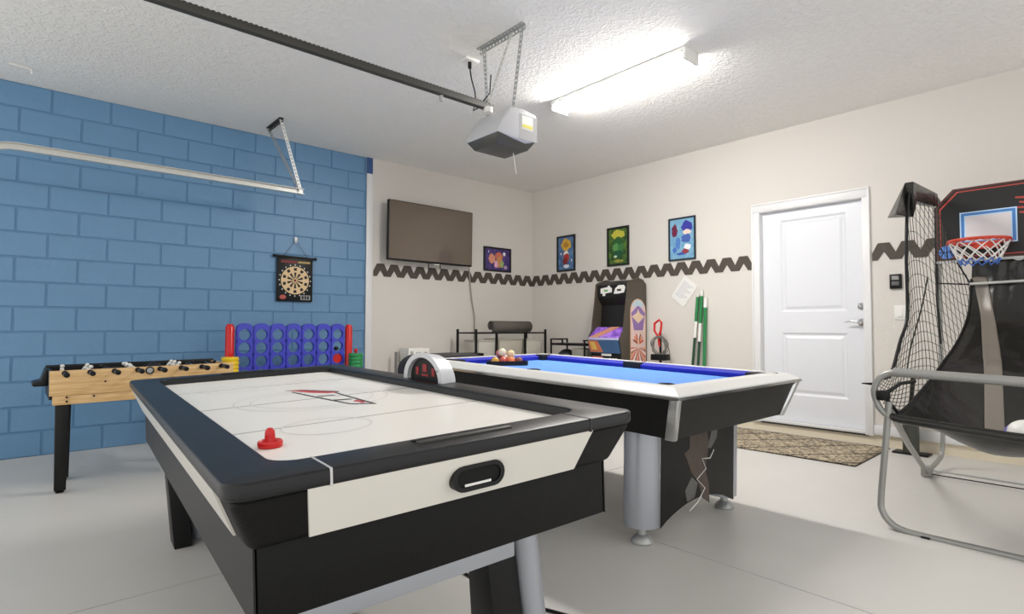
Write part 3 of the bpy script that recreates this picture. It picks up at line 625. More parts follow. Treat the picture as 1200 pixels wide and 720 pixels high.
def disc(x, z, m_, nm, wh, pos):
    d = MB()
    vs = []; pr = [(.02,0),(.066,0),(.072,.008),(.072,.028),(.066,.036),(.02,.036)]
    d.lathe(pr+[pr[0]],(0,0,0),24); d.f = d.f[:-2]
    o = d.build('game_disc', m_, smooth=True); o.location = (x,5.48,z); tag(o,'%s %s disc stacked on the blue game, side %s' % (pos,nm,wh),'disc','%s discs in a stack' % nm)
my = mat('yellow_plastic',(238,202,26),.35,var=.02); mg = mat('green_plastic',(34,140,76),.35,var=.02)
for k in range(4):
    disc(2.066-.60,.646+k*.0372,my,'yellow','towards the foosball table',('lowest','second lowest','second highest','topmost')[k]); disc(2.066+.60,.646+k*.0372,mg,'green','towards the plaster wall',('lowest','second lowest','second highest','topmost')[k])

# ------------------------------------------------------------------ dartboard
db = thing('dartboard','square black hanging dartboard with cream and black target','dartboard',(2.245,D1-.0135,1.565),0)
MB().box(-.19,.19,-.02,-.004,-.235,.235).build('panel', M_black, db, bevel=.006)
rdp = MB().cyl((-.215,-.018,.24),(.215,-.018,.232),.012,12).build('top_rod', M_blackm, db, smooth=True); 
for s_ in (-1,1): MB().ball((s_*.218,-.018,.236-.004*s_),.017).build('rod_end', M_black, rdp, smooth=True)
crm = mat('dart_cream',(226,196,150),.6,var=.03); drd = mat('dart_dark_red',(120,44,40),.6)
MB().lathe([(.148,-.0225),(.148,-.019)],(0,0,-.01),40,'y').build('target', crm, db)
def wedge(r0,r1,a0,a1): return [(r0*cos(a0),r0*sin(a0)-.01),(r1*cos(a0),r1*sin(a0)-.01),(r1*cos(a1),r1*sin(a1)-.01),(r0*cos(a1),r0*sin(a1)-.01)]
for k in range(10):
    a = 2*pi*(k+.5)/10; MB().prism(wedge(.022,.085,a-.15,a+.15),'y',-.0238,-.022).build('black_wedge', M_black, db)
    MB().prism(wedge(.104,.134,a-.13,a+.13),'y',-.0238,-.022).build('black_square', M_black, db)
for k in range(20):
    a = 2*pi*k/20; MB().box(.165*cos(a)-.005,.165*cos(a)+.005,-.0212,-.0198,.165*sin(a)-.017,.165*sin(a)-.004).build('number_mark', M_white_pl, db)
ringf = MB().lathe([(.093,-.0228),(.093,-.0222)],(0,0,-.01),40,'y')
MB().lathe([(.014,-.0242),(.014,-.022)],(0,0,-.01),16,'y').build('bullseye', drd, db)
MB().box(-.15,.02,-.0212,-.0198,.172,.2).build('red_banner', drd, db); MB().box(.03,.16,-.0212,-.0198,.176,.196).build('gold_banner', mat('banner_gold',(176,150,90),.6,var=.3,vscale=80), db)
MB().ball((-.125,-.02,-.19),.035,12,8,(1,.15,.7)).build('red_emblem', mat('emblem_red',(178,84,70),.6), db)
sbx = MB().box(.06,.165,-.0215,-.0198,-.215,-.165).build('dart_tray', mat('tray_grey',(150,150,146),.5), db)
for k in range(3): MB().box(.075+.028*k,.093+.028*k,-.0226,-.021,-.207,-.173).build('tray_slot', M_black, sbx)
MB().tube([(-.12,-.016,.245),(.007,-.012,.42),(.13,-.016,.24)],.0025,6).build('hanging_string', M_dark, db)
MB().box(-.008,.022,-.012,-.003,.395,.455).build('hook', M_white_pl, db, bevel=.003)

# ------------------------------------------------------------------ arcade cabinet
ac = thing('arcade_cabinet','black arcade cabinet with coloured side art against the plaster wall','arcade cabinet',(D2-.01,4.30,fz(5.6)))
M_ack = mat('arcade_black',(24,23,22),.35,var=.1); M_acs = mat('arcade_side_grey',(74,66,56),.45,var=.06)
side = [(-.02,.0),(-.48,.0),(-.48,.70),(-.525,.905),(-.48,.965),(-.455,1.0),(-.44,1.12),(-.40,1.34),(-.375,1.55),(-.35,1.57),(-.18,1.62),(-.08,1.60),(-.02,1.55)]
for s_ in (-1,1):
    MB().prism(side,'y',s_*.235-.009,s_*.235+.009).build('side_panel', M_acs, ac, bevel=.002)
MB().prism([(-.03,.02),(-.46,.02),(-.46,.70),(-.44,.88),(-.30,.98),(-.28,1.30),(-.34,1.38),(-.34,1.55),(-.18,1.60),(-.03,1.54)],'y',-.225,.225).build('body', M_ack, ac)
MB().prism([(-.29,.98),(-.30,.975),(-.255,1.36),(-.245,1.36)],'y',-.20,.20).build('screen', mat('arcade_screen',(14,13,16),.15,var=0,coat=.4), ac)
def art(name, c0, c1, c2, sc):
    m = bpy.data.materials.new(name); m.use_nodes=True; nt=m.node_tree; b=nt.nodes['Principled BSDF']; b.inputs['Roughness'].default_value=.4
    tc=nt.nodes.new('ShaderNodeTexCoord'); n=nt.nodes.new('ShaderNodeTexVoronoi'); n.inputs['Scale'].default_value=sc
    r=nt.nodes.new('ShaderNodeValToRGB'); r.color_ramp.interpolation='CONSTANT'; e=r.color_ramp.elements; e[0].color=rgb(*c0); e[1].color=rgb(*c1); e[1].position=.45; q=e.new(.72); q.color=rgb(*c2)
    s_=nt.nodes.new('ShaderNodeSeparateColor'); nt.links.new(tc.outputs['Object'],n.inputs['Vector']); nt.links.new(n.outputs['Color'],s_.inputs[0]); nt.links.new(s_.outputs[0],r.inputs[0]); nt.links.new(r.outputs[0],b.inputs['Base Color']); return m
MB().add([(-.525,.222,.905),(-.525,-.222,.905),(-.36,-.222,1.03),(-.36,.222,1.03)],[(0,1,2,3)]).build('control_deck', art('deck_art',(150,96,214),(120,74,186),(176,128,230),30), ac, solid=.012)
MB().add([(-.533,.215,.912),(-.533,.09,.912),(-.37,-.12,1.036),(-.37,.0,1.036)],[(0,1,2,3)]).build('deck_stripe', mat('deck_orange',(214,150,120),.4,var=.1), ac, solid=.006)
MB().box(-.540,-.50,-.222,.222,.885,.912).build('deck_edge', mat('deck_lilac',(190,190,224),.4,var=.1), ac, bevel=.004)
cp = MB().add([(-.532,.222,.885),(-.532,-.222,.885),(-.492,-.222,.735),(-.492,.222,.735)],[(0,1,2,3)]).build('coin_panel', mat('panel_steel_blue',(62,96,140),.4,var=.15), ac, solid=.012)
MB().add([(-.540,.215,.875),(-.540,.08,.875),(-.500,.02,.742),(-.500,.215,.742)],[(0,1,2,3)]).build('orange_flash', mat('flash_orange',(206,120,80),.4,var=.25,vscale=20), cp, solid=.003)
MB().add([(-.5425,.19,.86),(-.5425,.12,.86),(-.512,.10,.77),(-.512,.18,.77)],[(0,1,2,3)]).build('yellow_flash', mat('flash_yellow',(222,184,96),.4,var=.2), cp, solid=.002)
MB().box(-.485,-.47,-.08,.06,.70,.725).build('plinth_label', M_white_pl, ac); 
cd = MB().box(-.488,-.472,.05,.20,.60,.69).build('coin_door', mat('coin_door_red',(196,110,110),.5), ac); MB().box(-.492,-.486,.07,.18,.615,.675).build('coin_slot', M_ack, cd)
for k in range(3): MB().lathe([(.016,-.488),(.016,-.472)],(0,-.06-.045*k,.66),10,'x').build('button', M_white_pl, ac)
MB().prism([(-.352,1.40),(-.36,1.40),(-.362,1.54),(-.35,1.545)],'y',-.222,.222).build('marquee', M_ack, ac)
for pts,nm in (([(.17,1.44),(.17,1.50),(.06,1.515),(.06,1.53),(.03,1.53),(.03,1.515),(.0,1.50),(.0,1.45),(.10,1.44),(.10,1.41),(.14,1.41),(.14,1.44)],'a'),([(-.03,1.43),(-.05,1.49),(-.10,1.53),(-.18,1.53),(-.20,1.50),(-.18,1.44),(-.10,1.43)],'b')):
    stc = MB().prism(pts,'x',-.3655,-.362).build('marquee_sticker', M_white_pl, ac)
    MB().box(-.367,-.3655,pts[0][0]-.11,pts[0][0]-.05,1.46,1.485).build('sticker_mark', mat('sticker_green',(120,170,110),.5) if nm=='a' else M_dark, stc)
# side art: pill with a diamond and a fan of rays
sy0 = -.2455; cxs, rx_ = -.185, .15
pill = arc(cxs,1.22,rx_,0,180,14)+[(cxs-rx_,.42)]+[(cxs+rx_,.42)]
pill2 = arc(cxs,1.22,rx_-.01,0,180,14)+[(cxs-rx_+.01,.42)]+[(cxs+rx_-.01,.42)]
sa = MB().prism(pill,'y',sy0,sy0+.004).build('side_art', mat('art_gold',(206,164,120),.4,var=.1), ac)
MB().prism(pill2,'y',sy0-.0008,sy0).build('art_field', mat('art_pink',(222,196,190),.4,var=.12,vscale=20), sa)
MB().prism(arc(cxs,1.23,.128,20,160,10),'y',sy0-.0012,sy0).build('art_sky', mat('art_sky',(186,206,216),.4), sa)
MB().prism([(cxs-.135,1.20),(cxs-.05,1.26),(cxs,1.29),(cxs+.06,1.26),(cxs+.135,1.20),(cxs+.09,1.0),(cxs-.08,1.0)],'y',sy0-.0016,sy0).build('art_purple', mat('art_purple',(140,110,170),.4,var=.15), sa)
MB().prism([(cxs-.12,1.16),(cxs-.03,1.20),(cxs,1.25),(cxs+.03,1.20),(cxs+.12,1.16),(cxs,1.08)],'y',sy0-.002,sy0).build('art_diamond', mat('art_cream',(226,200,170),.4,var=.1), sa)
rays = [mat('ray_red',(196,62,46),.4), mat('ray_white',(238,226,216),.4), mat('ray_maroon',(120,50,46),.4), mat('ray_orange',(222,130,70),.4)]
for k in range(16):
    a0 = -pi+ k*pi/16; a1 = a0+pi/28; rr = .5
    def lim(a):
        c_,s_ = cos(a), sin(a); t = min((rx_-.012)/abs(c_) if abs(c_)>1e-3 else 9, .36/abs(s_) if abs(s_)>1e-3 else 9); return (cxs+c_*t,.80+s_*t)
    MB().prism([(cxs+.02*cos(a0),.80+.02*sin(a0)),lim(a0),lim(a1),(cxs+.02*cos(a1),.80+.02*sin(a1))],'y',sy0-.0018-.0001*(k%3),sy0).build('art_ray', rays[k%4], sa)
for k in range(7):
    a = radians(20+k*23); MB().prism([(cxs+.02*cos(a-.5),.84+.02*sin(a-.5)),(cxs+.10*cos(a-.12),.84+.12*sin(a-.12)),(cxs+.11*cos(a+.06),.84+.13*sin(a+.06)),(cxs+.02*cos(a+.5),.84+.02*sin(a+.5))],'y',sy0-.0022-.0001*(k%2),sy0).build('art_flame', rays[(k*3)%4], sa)

# ------------------------------------------------------------------ wall-side clutter behind the pool table
rc = thing('storage_rack','black metal storage rack with a perforated top shelf','rack',(4.83,5.50,fz(4.8)))
for (x,y,zt) in ((-.59,0,1.01),(.59,0,1.01),(-.59,.38,1.01),(.59,.38,1.01),(-.265,0,.965),(.22,0,.965)): MB().box(x-.012,x+.012,y-.012,y+.012,0,zt).build('post', M_blackm, rc)
for z in (.965,.60,.15):
    sh = MB().box(-.58,.58,-.008,.004,z-.012,z+.006).box(-.58,.58,.376,.388,z-.012,z+.006).box(-.59,-.58,0,.38,z-.012,z+.006).box(.58,.59,0,.38,z-.012,z+.006).build('shelf_rim', M_blackm, rc)
    for k in range(24): MB().box(-.57+k*.0495-.006,-.57+k*.0495+.006,.0,.38,z-.004,z+.002).build('shelf_slat', M_galv, sh)
for i,(xa,xb,zt,c) in enumerate(((4.30,4.60,.905,(196,192,182)),(4.63,5.03,.915,(188,182,168)),(5.07,5.38,.91,(206,202,190)))):
    t = thing('storage_bin',('pale grey storage bin at the television end of the rack','wide grey storage bin in the middle of the rack','light grey storage bin at the corner end of the rack')[i],'bin',((xa+xb)/2,5.67,.612+fz(4.8)),0,'bins on the storage rack')
    hw = (xb-xa)/2; MB().frustum((-hw+.02,hw-.02,-.13,.13),(-hw,hw,-.15,.15),0,zt-.66).build('tub', mat('bin_%d'%i,c,.45,var=.06), t, bevel=.01); MB().box(-hw-.004,hw+.004,-.155,.155,zt-.66,zt-.64).build('lid', mat('binlid_%d'%i,tuple(max(0,v-14) for v in c),.5,var=.04), t, bevel=.005)
ym = thing('yoga_mat','rolled dark grey exercise mat lying on the storage rack','mat',(4.85,5.58,1.0505+fz(4.8)))
spir = [(-.30,(.024+.0042*t)*cos(t*.9),(.024+.0042*t)*sin(t*.9)) for t in [i*.35 for i in range(0,35)]]
mm = MB(); vs=[]; n_=len(spir)
for x in (-.32,.34): vs += [(x,p[1],p[2]) for p in spir]
mm.add(vs,[(k,k+1,n_+k+1,n_+k) for k in range(n_-1)])
mm.build('roll', mat('mat_charcoal',(92,87,80),.8,var=.06,bump=.1,bscale=200), ym, smooth=True, solid=.008)
wb = thing('cardboard_box','white cardboard box with grey print, top of the stack by the wall','box',(3.60,5.90,.60),radians(-6),'white boxes stacked by the plaster wall')
MB().box(-.11,.16,-.12,.12,0,.215).build('carton', M_white_pl, wb, bevel=.003); 
for (a_,b_,c_,d_) in ((-.02,.05,.12,.17),(.08,.13,.13,.17),(-.09,-.05,.06,.18)): MB().box(a_,b_,-.1215,-.12,c_,d_).build('printed_label', mat('label_grey',(176,172,168),.6,var=.3,vscale=80), wb)
wb2 = thing('cardboard_box','tall white cardboard box standing under the smaller white box','box',(3.60,5.90,fz(3.6)),radians(-6),'white boxes stacked by the plaster wall')
MB().box(-.15,.17,-.14,.14,0,.577).build('carton', M_white_pl, wb2, bevel=.003); MB().box(-.15,.17,-.003,.003,.5771,.578).build('tape', mat('packing_tape',(206,190,150),.3), wb2)
gp = MB().box(-.012,.012,-.03,.03,0,.75).build('grey_board', mat('grey_board',(150,148,142),.7)); gp.location=(3.40,5.93,fz(3.4)); tag(gp,'narrow grey board standing left of the white boxes','board')
st = thing('side_stand','low black stand with a flat tray top beside the storage rack','stand',(4.06,5.40,fz(4)))
MB().box(-.14,.14,-.11,.11,.70,.735).build('tray_top', M_black, st, bevel=.01); MB().cyl((0,0,.02),(0,0,.70),.018,12).build('column', M_blackm, st); MB().lathe([(.13,0),(.13,.012),(.03,.025)],(0,0,0),24).build('base', M_blackm, st)
bn = thing('storage_hamper','black round-topped storage hamper behind the pool table','hamper',(2.66,3.95,fz(2.6)))
MB().prism([(-.28,0),(-.30,.70)]+[(-.30+.16*(1-cos(radians(a))),.70+.125*sin(radians(a))) for a in range(15,91,15)]+[(.25,.828),(.30,.815),(.33,.78),(.33,0)],'y',-.16,.16).build('body', mat('hamper_black',(44,43,42),.6,var=.1), bn, bevel=.012)
MB().box(-.26,.28,-.165,.165,.62,.628).build('lid_seam', M_dark, bn)
ct = thing('utility_cart','low black metal cart with hoop handles beside the arcade cabinet','cart',(5.38,4.98,fz(5.4)))
MB().box(-.16,.16,-.36,.23,.805,.832).build('top_shelf', M_black, ct, bevel=.003); MB().box(-.16,.16,-.36,.23,.53,.545).build('lower_shelf', M_black, ct)
for s_,zt in ((.22,.885),(-.35,.875)):
    for x_ in (-.15,.15): MB().box(x_-.008,x_+.008,s_-.008,s_+.008,0,zt).build('upright', M_blackm, ct)
    MB().box(-.158,.158,s_-.008,s_+.008,zt-.012,zt+.004).build('hoop_rail', M_blackm, ct)
    MB().box(-.158,-.142,s_-.20 if s_>0 else s_-.008,s_+.008 if s_>0 else s_+.02,zt-.012,zt+.004).build('handle', M_blackm, ct)
MB().box(-.158,-.142,.012,.028,.832,.885).build('handle_end', M_blackm, ct)
hl = MB().ball((0,0,0),.125,20,12,(.9,1,.84)).build('helmet', mat('helmet_dark',(60,62,64),.3,var=.05), smooth=True); hl.location=(5.37,5.055,0); 
hl.location.z = .547+fz(5.4)+.105; tag(hl,'dark round helmet lying on the lower shelf of the black cart','helmet')
bb = thing('storage_bin','grey bin on the lower shelf of the black cart','bin',(5.38,4.79,.547+fz(5.4)))
MB().frustum((-.12,.12,-.13,.06),(-.14,.14,-.14,.07),0,.22).build('tub', mat('bin_grey',(150,148,138),.6), bb, bevel=.01)
cs_ = thing('cord_stand','black stand with a red hook and a coiled grey cable','cord stand',(5.56,3.775,fz(5.5)))
MB().cyl((0,0,.02),(0,0,.98),.014,10).build('pole', M_blackm, cs_); MB().lathe([(.10,0),(.10,.015),(.02,.03)],(0,0,0),20).build('base', M_blackm, cs_); MB().box(-.07,.07,-.09,.09,.66,.73).build('block', M_black, cs_, bevel=.01)
MB().tube([(-.02,.02,.93),(-.03,.06,1.0),(-.03,.055,1.08),(-.02,.0,1.12),(-.02,-.03,1.09),(-.02,-.02,1.0),(-.02,.01,.92),(-.02,.0,.82)],.013,8).build('red_hook', M_red, cs_, smooth=True)
co = []
for i in range(140):
    a = i*.28; r = .095+.018*sin(i*.71); co.append((-.04+.012*sin(i*.37), r*cos(a)-.03*(i/140), .86+ .105*sin(a)*(.95+.1*sin(i*.2))-.03))
co += [(-.03,-.13,.80),(-.03,-.145,.72),(-.02,-.16,.55),(-.01,-.15,.3)]
MB().tube(co,.0055,6).build('coiled_cable', mat('cable_grey',(120,118,112),.5), cs_, smooth=True)
M_gr = mat('pole_green',(36,128,70),.35,var=.05); M_gd = mat('pole_dark_green',(26,70,44),.4,var=.05)
def pole(y, top, segs, label, lean):
    t = thing('cleaning_pole',label,'pole',(D2-.10,y,fz(5.6)),0,'poles leaning on the plaster wall')
    def at(z): return (.075*z/top, lean*z/top, z)
    for (za,zb,m_,nm,r_) in segs: MB().cyl(at(za),at(zb),r_,12).build(nm, m_, t, smooth=True)
pole(3.46,1.40,[(.0,.92,M_gd,'lower_section',.014),(.92,1.10,M_white_pl,'white_sleeve',.019),(1.10,1.37,M_gr,'green_section',.018),(1.37,1.40,M_white_pl,'tip',.012)],'green pole with a white sleeve halfway, next to the cable stand',-.085)
pole(3.38,1.45,[(.0,.88,M_gd,'lower_section',.014),(.88,1.08,M_white_pl,'white_sleeve',.019),(1.08,1.38,M_gr,'green_section',.018),(1.38,1.45,M_white_pl,'tip',.014)],'tallest green pole with a white sleeve, between the other two',-.055)
pole(3.285,1.36,[(.0,1.25,M_gr,'green_section',.018),(1.25,1.36,M_white_pl,'white_cap',.02)],'plain green pole with a white cap, nearest the door',-.0)

# ------------------------------------------------------------------ rug
def rugmat():
    m = bpy.data.materials.new('rug_weave'); m.use_nodes=True; nt=m.node_tree; b=nt.nodes['Principled BSDF']; b.inputs['Roughness'].default_value=.95
    tc=nt.nodes.new('ShaderNodeTexCoord'); sp_=nt.nodes.new('ShaderNodeSeparateXYZ'); nt.links.new(tc.outputs['Object'],sp_.inputs[0])
    def math_(op,a,b_=None,c_=None):
        n=nt.nodes.new('ShaderNodeMath'); n.operation=op
        for i,v in enumerate((a,b_,c_)):
            if v is None: continue
            if isinstance(v,(int,float)): n.inputs[i].default_value=v
            else: nt.links.new(v,n.inputs[i])
        return n.outputs[0]
    u = math_('ADD',math_('MULTIPLY',sp_.outputs[0],2.1),math_('MULTIPLY',sp_.outputs[1],2.6)); v = math_('SUBTRACT',math_('MULTIPLY',sp_.outputs[0],2.1),math_('MULTIPLY',sp_.outputs[1],2.6))
    def lines(t):
        f=math_('ABSOLUTE',math_('SUBTRACT',math_('FRACT',t),.5)); a=math_('LESS_THAN',f,.06); s_=math_('LESS_THAN',math_('FRACT',math_('MULTIPLY',f,25)),.5); return math_('MULTIPLY',a,s_)
    ln = math_('MAXIMUM',lines(u),math_('MULTIPLY',lines(v),.5))
    n=nt.nodes.new('ShaderNodeTexNoise'); n.inputs['Scale'].default_value=45; nt.links.new(tc.outputs['Object'],n.inputs['Vector'])
    r=nt.nodes.new('ShaderNodeValToRGB'); r.color_ramp.elements[0].color=rgb(98,88,74); r.color_ramp.elements[1].color=rgb(190,176,150); r.color_ramp.elements[0].position=.38; r.color_ramp.elements[1].position=.58
    nt.links.new(n.outputs['Fac'],r.inputs[0]); mx=nt.nodes.new('ShaderNodeMix'); mx.data_type='RGBA'; nt.links.new(ln,mx.inputs[0]); nt.links.new(r.outputs[0],mx.inputs[6]); mx.inputs[7].default_value=rgb(40,34,30)
    nt.links.new(mx.outputs[2],b.inputs['Base Color']); bp=nt.nodes.new('ShaderNodeBump'); bp.inputs['Strength'].default_value=.4; bp.inputs['Distance'].default_value=.004; nt.links.new(n.outputs['Fac'],bp.inputs['Height']); nt.links.new(bp.outputs['Normal'],b.inputs['Normal']); return m
rg = thing('door_mat','beige and brown diamond pattern rug in front of the white door','rug',(5.19,2.24,fz(5.19)+.0005)); rg.rotation_euler=(0,-.006,radians(1.5))
MB().grid(lambda u,v: ((u-.5)*.90,(v-.5)*1.38,.008+.002*sin(9*u+3*v)*sin(7*v)),16,20).build('woven_top', rugmat(), rg, smooth=True, solid=.006)
MB().box(-.455,.455,-.695,.695,0.0005,.005).build('dark_edge', mat('rug_edge',(44,38,34),.9), rg)

# ------------------------------------------------------------------ arcade basketball game
bk = thing('basketball_arcade_game','folding basketball arcade game with black ramp, side net and backboard','basketball game')
M_tube = mat('grey_tube_steel',(158,158,154),.35,metal=.4,var=.03); M_vinyl = mat('black_vinyl_cloth',(26,26,23),.27,var=.18,vscale=7,bump=.7,bscale=9,coat=.15)
YL, YR = 1.0, -.02; XF = 3.47
def smoothpath(pts, n=6):
    P_ = [Vector(p) for p in pts]; out = []
    for i in range(len(P_)-1):
        a,b,c,d = P_[max(i-1,0)],P_[i],P_[i+1],P_[min(i+2,len(P_)-1)]
        for k in range(n):
            t=k/n; out.append(.5*((2*b)+(c-a)*t+(2*a-5*b+4*c-d)*t*t+(3*b-a-3*c+d)*t**3))
    out.append(P_[-1]); return out
loop = [(XF,.86,.838),(XF,.94,.832),(XF,.995,.80),(XF,1.022,.735),(XF,1.005,.655),(XF,.96,.605),(XF,.90,.592)]
mir = [(p[0],YL+YR-p[1],p[2]-.02) for p in loop]
MB().tube(smoothpath(loop+[(XF,.45,.565)]+mir[::-1]+[(XF,.45,.822)]+[loop[0]],6),.0165,12).build('ball_tray_frame', M_tube, bk, smooth=True)
MB().tube([(XF,.93,.836),(XF,.45,.822),(XF,.05,.815)],.0235,14).build('front_bar', M_tube, bk, smooth=True)
for s_ in (1,-1):
    def yy(y): return y if s_>0 else YL+YR-y
    fzx = fz(XF)
    lg_ = MB().tube(smoothpath([(XF+.0,yy(.955),.68),(XF,yy(.975),.45),(XF-.0,yy(1.0),.17),(XF-.01,yy(.99),.10),(XF-.015,yy(.955),.055),(XF-.02,yy(.90),.032),(XF-.02,yy(.80),.026),(XF-.02,yy(.485),.026)],6),.0165,12).build('front_leg', M_tube, bk, smooth=True)
    MB().box(XF-.045,XF+.005,yy(.80)-.02,yy(.80)+.02,fzx+.0,.03).build('rubber_pad', M_black, lg_, bevel=.004)
    MB().tube([(XF+.03,yy(.955),.62),(4.10,yy(1.03),.36),(4.80,yy(1.105),.07)],.0165,10).build('brace_tube', M_tube, bk, smooth=True)
    MB().tube(smoothpath([(4.85,yy(1.11),.06),(5.10,yy(1.10),.10),(5.19,yy(1.095),.15),(5.2,yy(1.09),.3)],5)+[(5.2,yy(1.09),1.2),(5.2,yy(1.085),2.02)],.0155,10).build('rear_post', M_tube, bk, smooth=True)
    MB().box(4.79,4.88,yy(1.11)-.028,yy(1.11)+.028,fz(4.8)+.003,.10).build('foot_bracket', M_tube, bk, bevel=.01)
    MB().tube(smoothpath([(5.2,yy(1.085),1.98),(5.15,yy(1.08),2.025),(4.95,yy(1.08),2.02),(4.48,yy(1.08),2.005)],5),.014,10).build('top_arm', M_tube, bk, smooth=True)
MB().tube([(4.85,1.08,.075),(4.85,-.10,.075)],.006,8).build('cross_rod', M_galv, bk); MB().tube([(4.84,1.08,.02+fz(4.8)),(4.84,-.10,.02+fz(4.8))],.004,8).build('cross_cable', M_black, bk)
MB().tube([(5.15,.90,1.383),(5.15,.08,1.40)],.011,10).build('ramp_rod', M_steelw, bk, smooth=True)
# ramp cloth
prof_r = [(5.19,1.545),(5.175,1.38),(5.10,1.16),(4.88,1.01),(4.60,.895),(4.28,.80),(3.95,.715),(3.70,.645),(3.49,.60)]
pp_ = smoothpath([(x,0,z) for x,z in prof_r],6)
def ramp(u, v, lift=0):
    f = v*(len(pp_)-1); i = min(int(f),len(pp_)-2); q = pp_[i].lerp(pp_[i+1], f-i); e = .89+.06*v; y = e+( (YL+YR-e)-e)*u
    sag = -.27*max(0,sin(pi*min(1,max(0,(v-.55)/.45))))**1.0*sin(pi*min(1,u*1.05+.02))**.8 + -.05*sin(pi*v)*sin(pi*u)
    wr_ = .016*sin(19*u+5*v)*sin(pi*v)+.020*sin(34*u-4*v)*(1-v)**1.5+.007*sin(55*u+11*v)*(1-v)
    return (q.x-.04*sin(pi*u)*sin(pi*v)*(1 if v<.5 else .4)+wr_*.5, y, q.z+sag*(.85)-.0*u+wr_*.5+lift - .03*u*v)
MB().grid(lambda u,v: ramp(u,v),60,56).build('ramp_cloth', M_vinyl, bk, smooth=True, solid=.004)
MB().grid(lambda u,v: (lambda t: (ramp(t,.10+.86*v,.008)[0]-.004,ramp(t,.10+.86*v)[1],ramp(t,.10+.86*v,.008)[2]))(.055+.43*v+(u-.5)*.10),8,60).build('ramp_band', mat('grey_webbing',(124,117,108),.34,var=.1), bk, smooth=True, solid=.003)
MB().tube([ramp(.0,i/40) for i in range(4,41)],.009,8).build('ramp_piping', M_black, bk, smooth=True)
MB().tube([(XF+.004,.95,.601),(XF+.002,.90,.592),(XF+.002,.7,.580),(XF+.002,.45,.565),(XF+.002,.10,.572)],.0215,12).build('tray_hem', M_vinyl, bk, smooth=True)
# side net
Bp = smoothpath([ramp(0,v) for v in (1,.86,.7,.5,.36,.26,.12)],8); Tp = smoothpath([(3.48,1.0,.80),(3.86,1.05,.80),(4.17,1.08,.985),(4.33,1.08,1.15),(4.34,1.08,1.55),(4.40,1.08,1.90),(4.50,1.08,1.995),(4.85,1.08,2.01),(5.18,1.085,1.99)],8)
def cp_(pl,u):
    Ls=[0]
    for i in range(1,len(pl)): Ls.append(Ls[-1]+(pl[i]-pl[i-1]).length)
    d=u*Ls[-1]
    for i in range(1,len(pl)):
        if d<=Ls[i]+1e-9: return pl[i-1].lerp(pl[i],(d-Ls[i-1])/max(1e-9,Ls[i]-Ls[i-1]))
    return pl[-1]
def net(u,v): a=cp_(Bp,u); b=cp_(Tp,u); q=a.lerp(b,v); q.y += .02*sin(pi*v); return q
nm_ = MB(); NU=22; NV=9
for k in range(-NV,NU+1):
    for sg in (1,-1):
        seg=[]
        for j in range(NV+1):
            uu = k+j if sg>0 else k+NV-j
            if 0<=uu<=NU: seg.append(net(uu/NU,j/NV))
            elif seg: break
        if len(seg)>1: nm_.tube(seg,.0019,4)
nm_.build('side_net', mat('net_cord',(70,66,58),.8,var=0), bk)
MB().tube(Tp[:44],.010,8).build('net_border', M_black, bk, smooth=True)
MB().tube([(5.18,1.1,1.97),(5.17,1.1,1.3),(5.15,1.08,.95)],.008,6).build('net_strap', M_black, bk)
MB().tube(smoothpath([(4.75,1.06,1.42),(4.62,1.07,1.2),(4.40,1.08,.95),(4.30,1.08,.80)],6),.005,6).build('net_strap', M_black, bk)
MB().tube(smoothpath([(5.18,1.09,1.40),(5.16,.95,1.385),(5.15,.90,1.38)],4),.006,6).build('net_strap', M_black, bk); MB().tube([(5.17,.98,1.56),(5.15,.90,1.39)],.005,6).build('net_strap', M_black, bk)
MB().add([(4.44,1.055,2.03),(5.05,1.055,2.045),(5.05,1.055,1.955),(4.80,1.06,1.93),(4.53,1.06,1.915),(4.44,1.06,1.80),(4.44,1.105,2.03),(5.05,1.105,2.045),(5.05,1.10,1.955),(4.80,1.10,1.93),(4.53,1.10,1.915),(4.44,1.10,1.80)],
   [(0,1,2,3,4,5),(11,10,9,8,7,6),(0,6,7,1),(1,7,8,2),(2,8,9,3),(3,9,10,4),(4,10,11,5),(5,11,6,0)]).build('arm_sleeve', M_vinyl, bk)
MB().add([(4.44,1.06,2.03),(4.44,1.105,2.03),(4.30,1.17,1.79),(4.20,1.10,1.79),(4.44,1.07,1.80)],[(0,1,2,3,4)]).build('sleeve_flap', M_vinyl, bk, solid=.006)
# straps and clamp at the tray corner
MB().box(XF-.03,XF+.03,.955,1.005,.685,.735).build('corner_clamp', M_black, bk, bevel=.006); MB().tube([(XF,1.0,.71),(XF+.02,1.03,.765),(XF-.02,1.075,.768)],[.008,.010,.003],6).build('strap_end', M_black, bk)
MB().tube([(XF,.97,.70),(XF+.05,.93,.62)],.009,6).build('corner_strap', M_black, bk); MB().tube([(XF,.98,.71),(XF+.1,.93,.77),(XF+.25,.90,.775)],.010,6).build('corner_strap', M_black, bk)
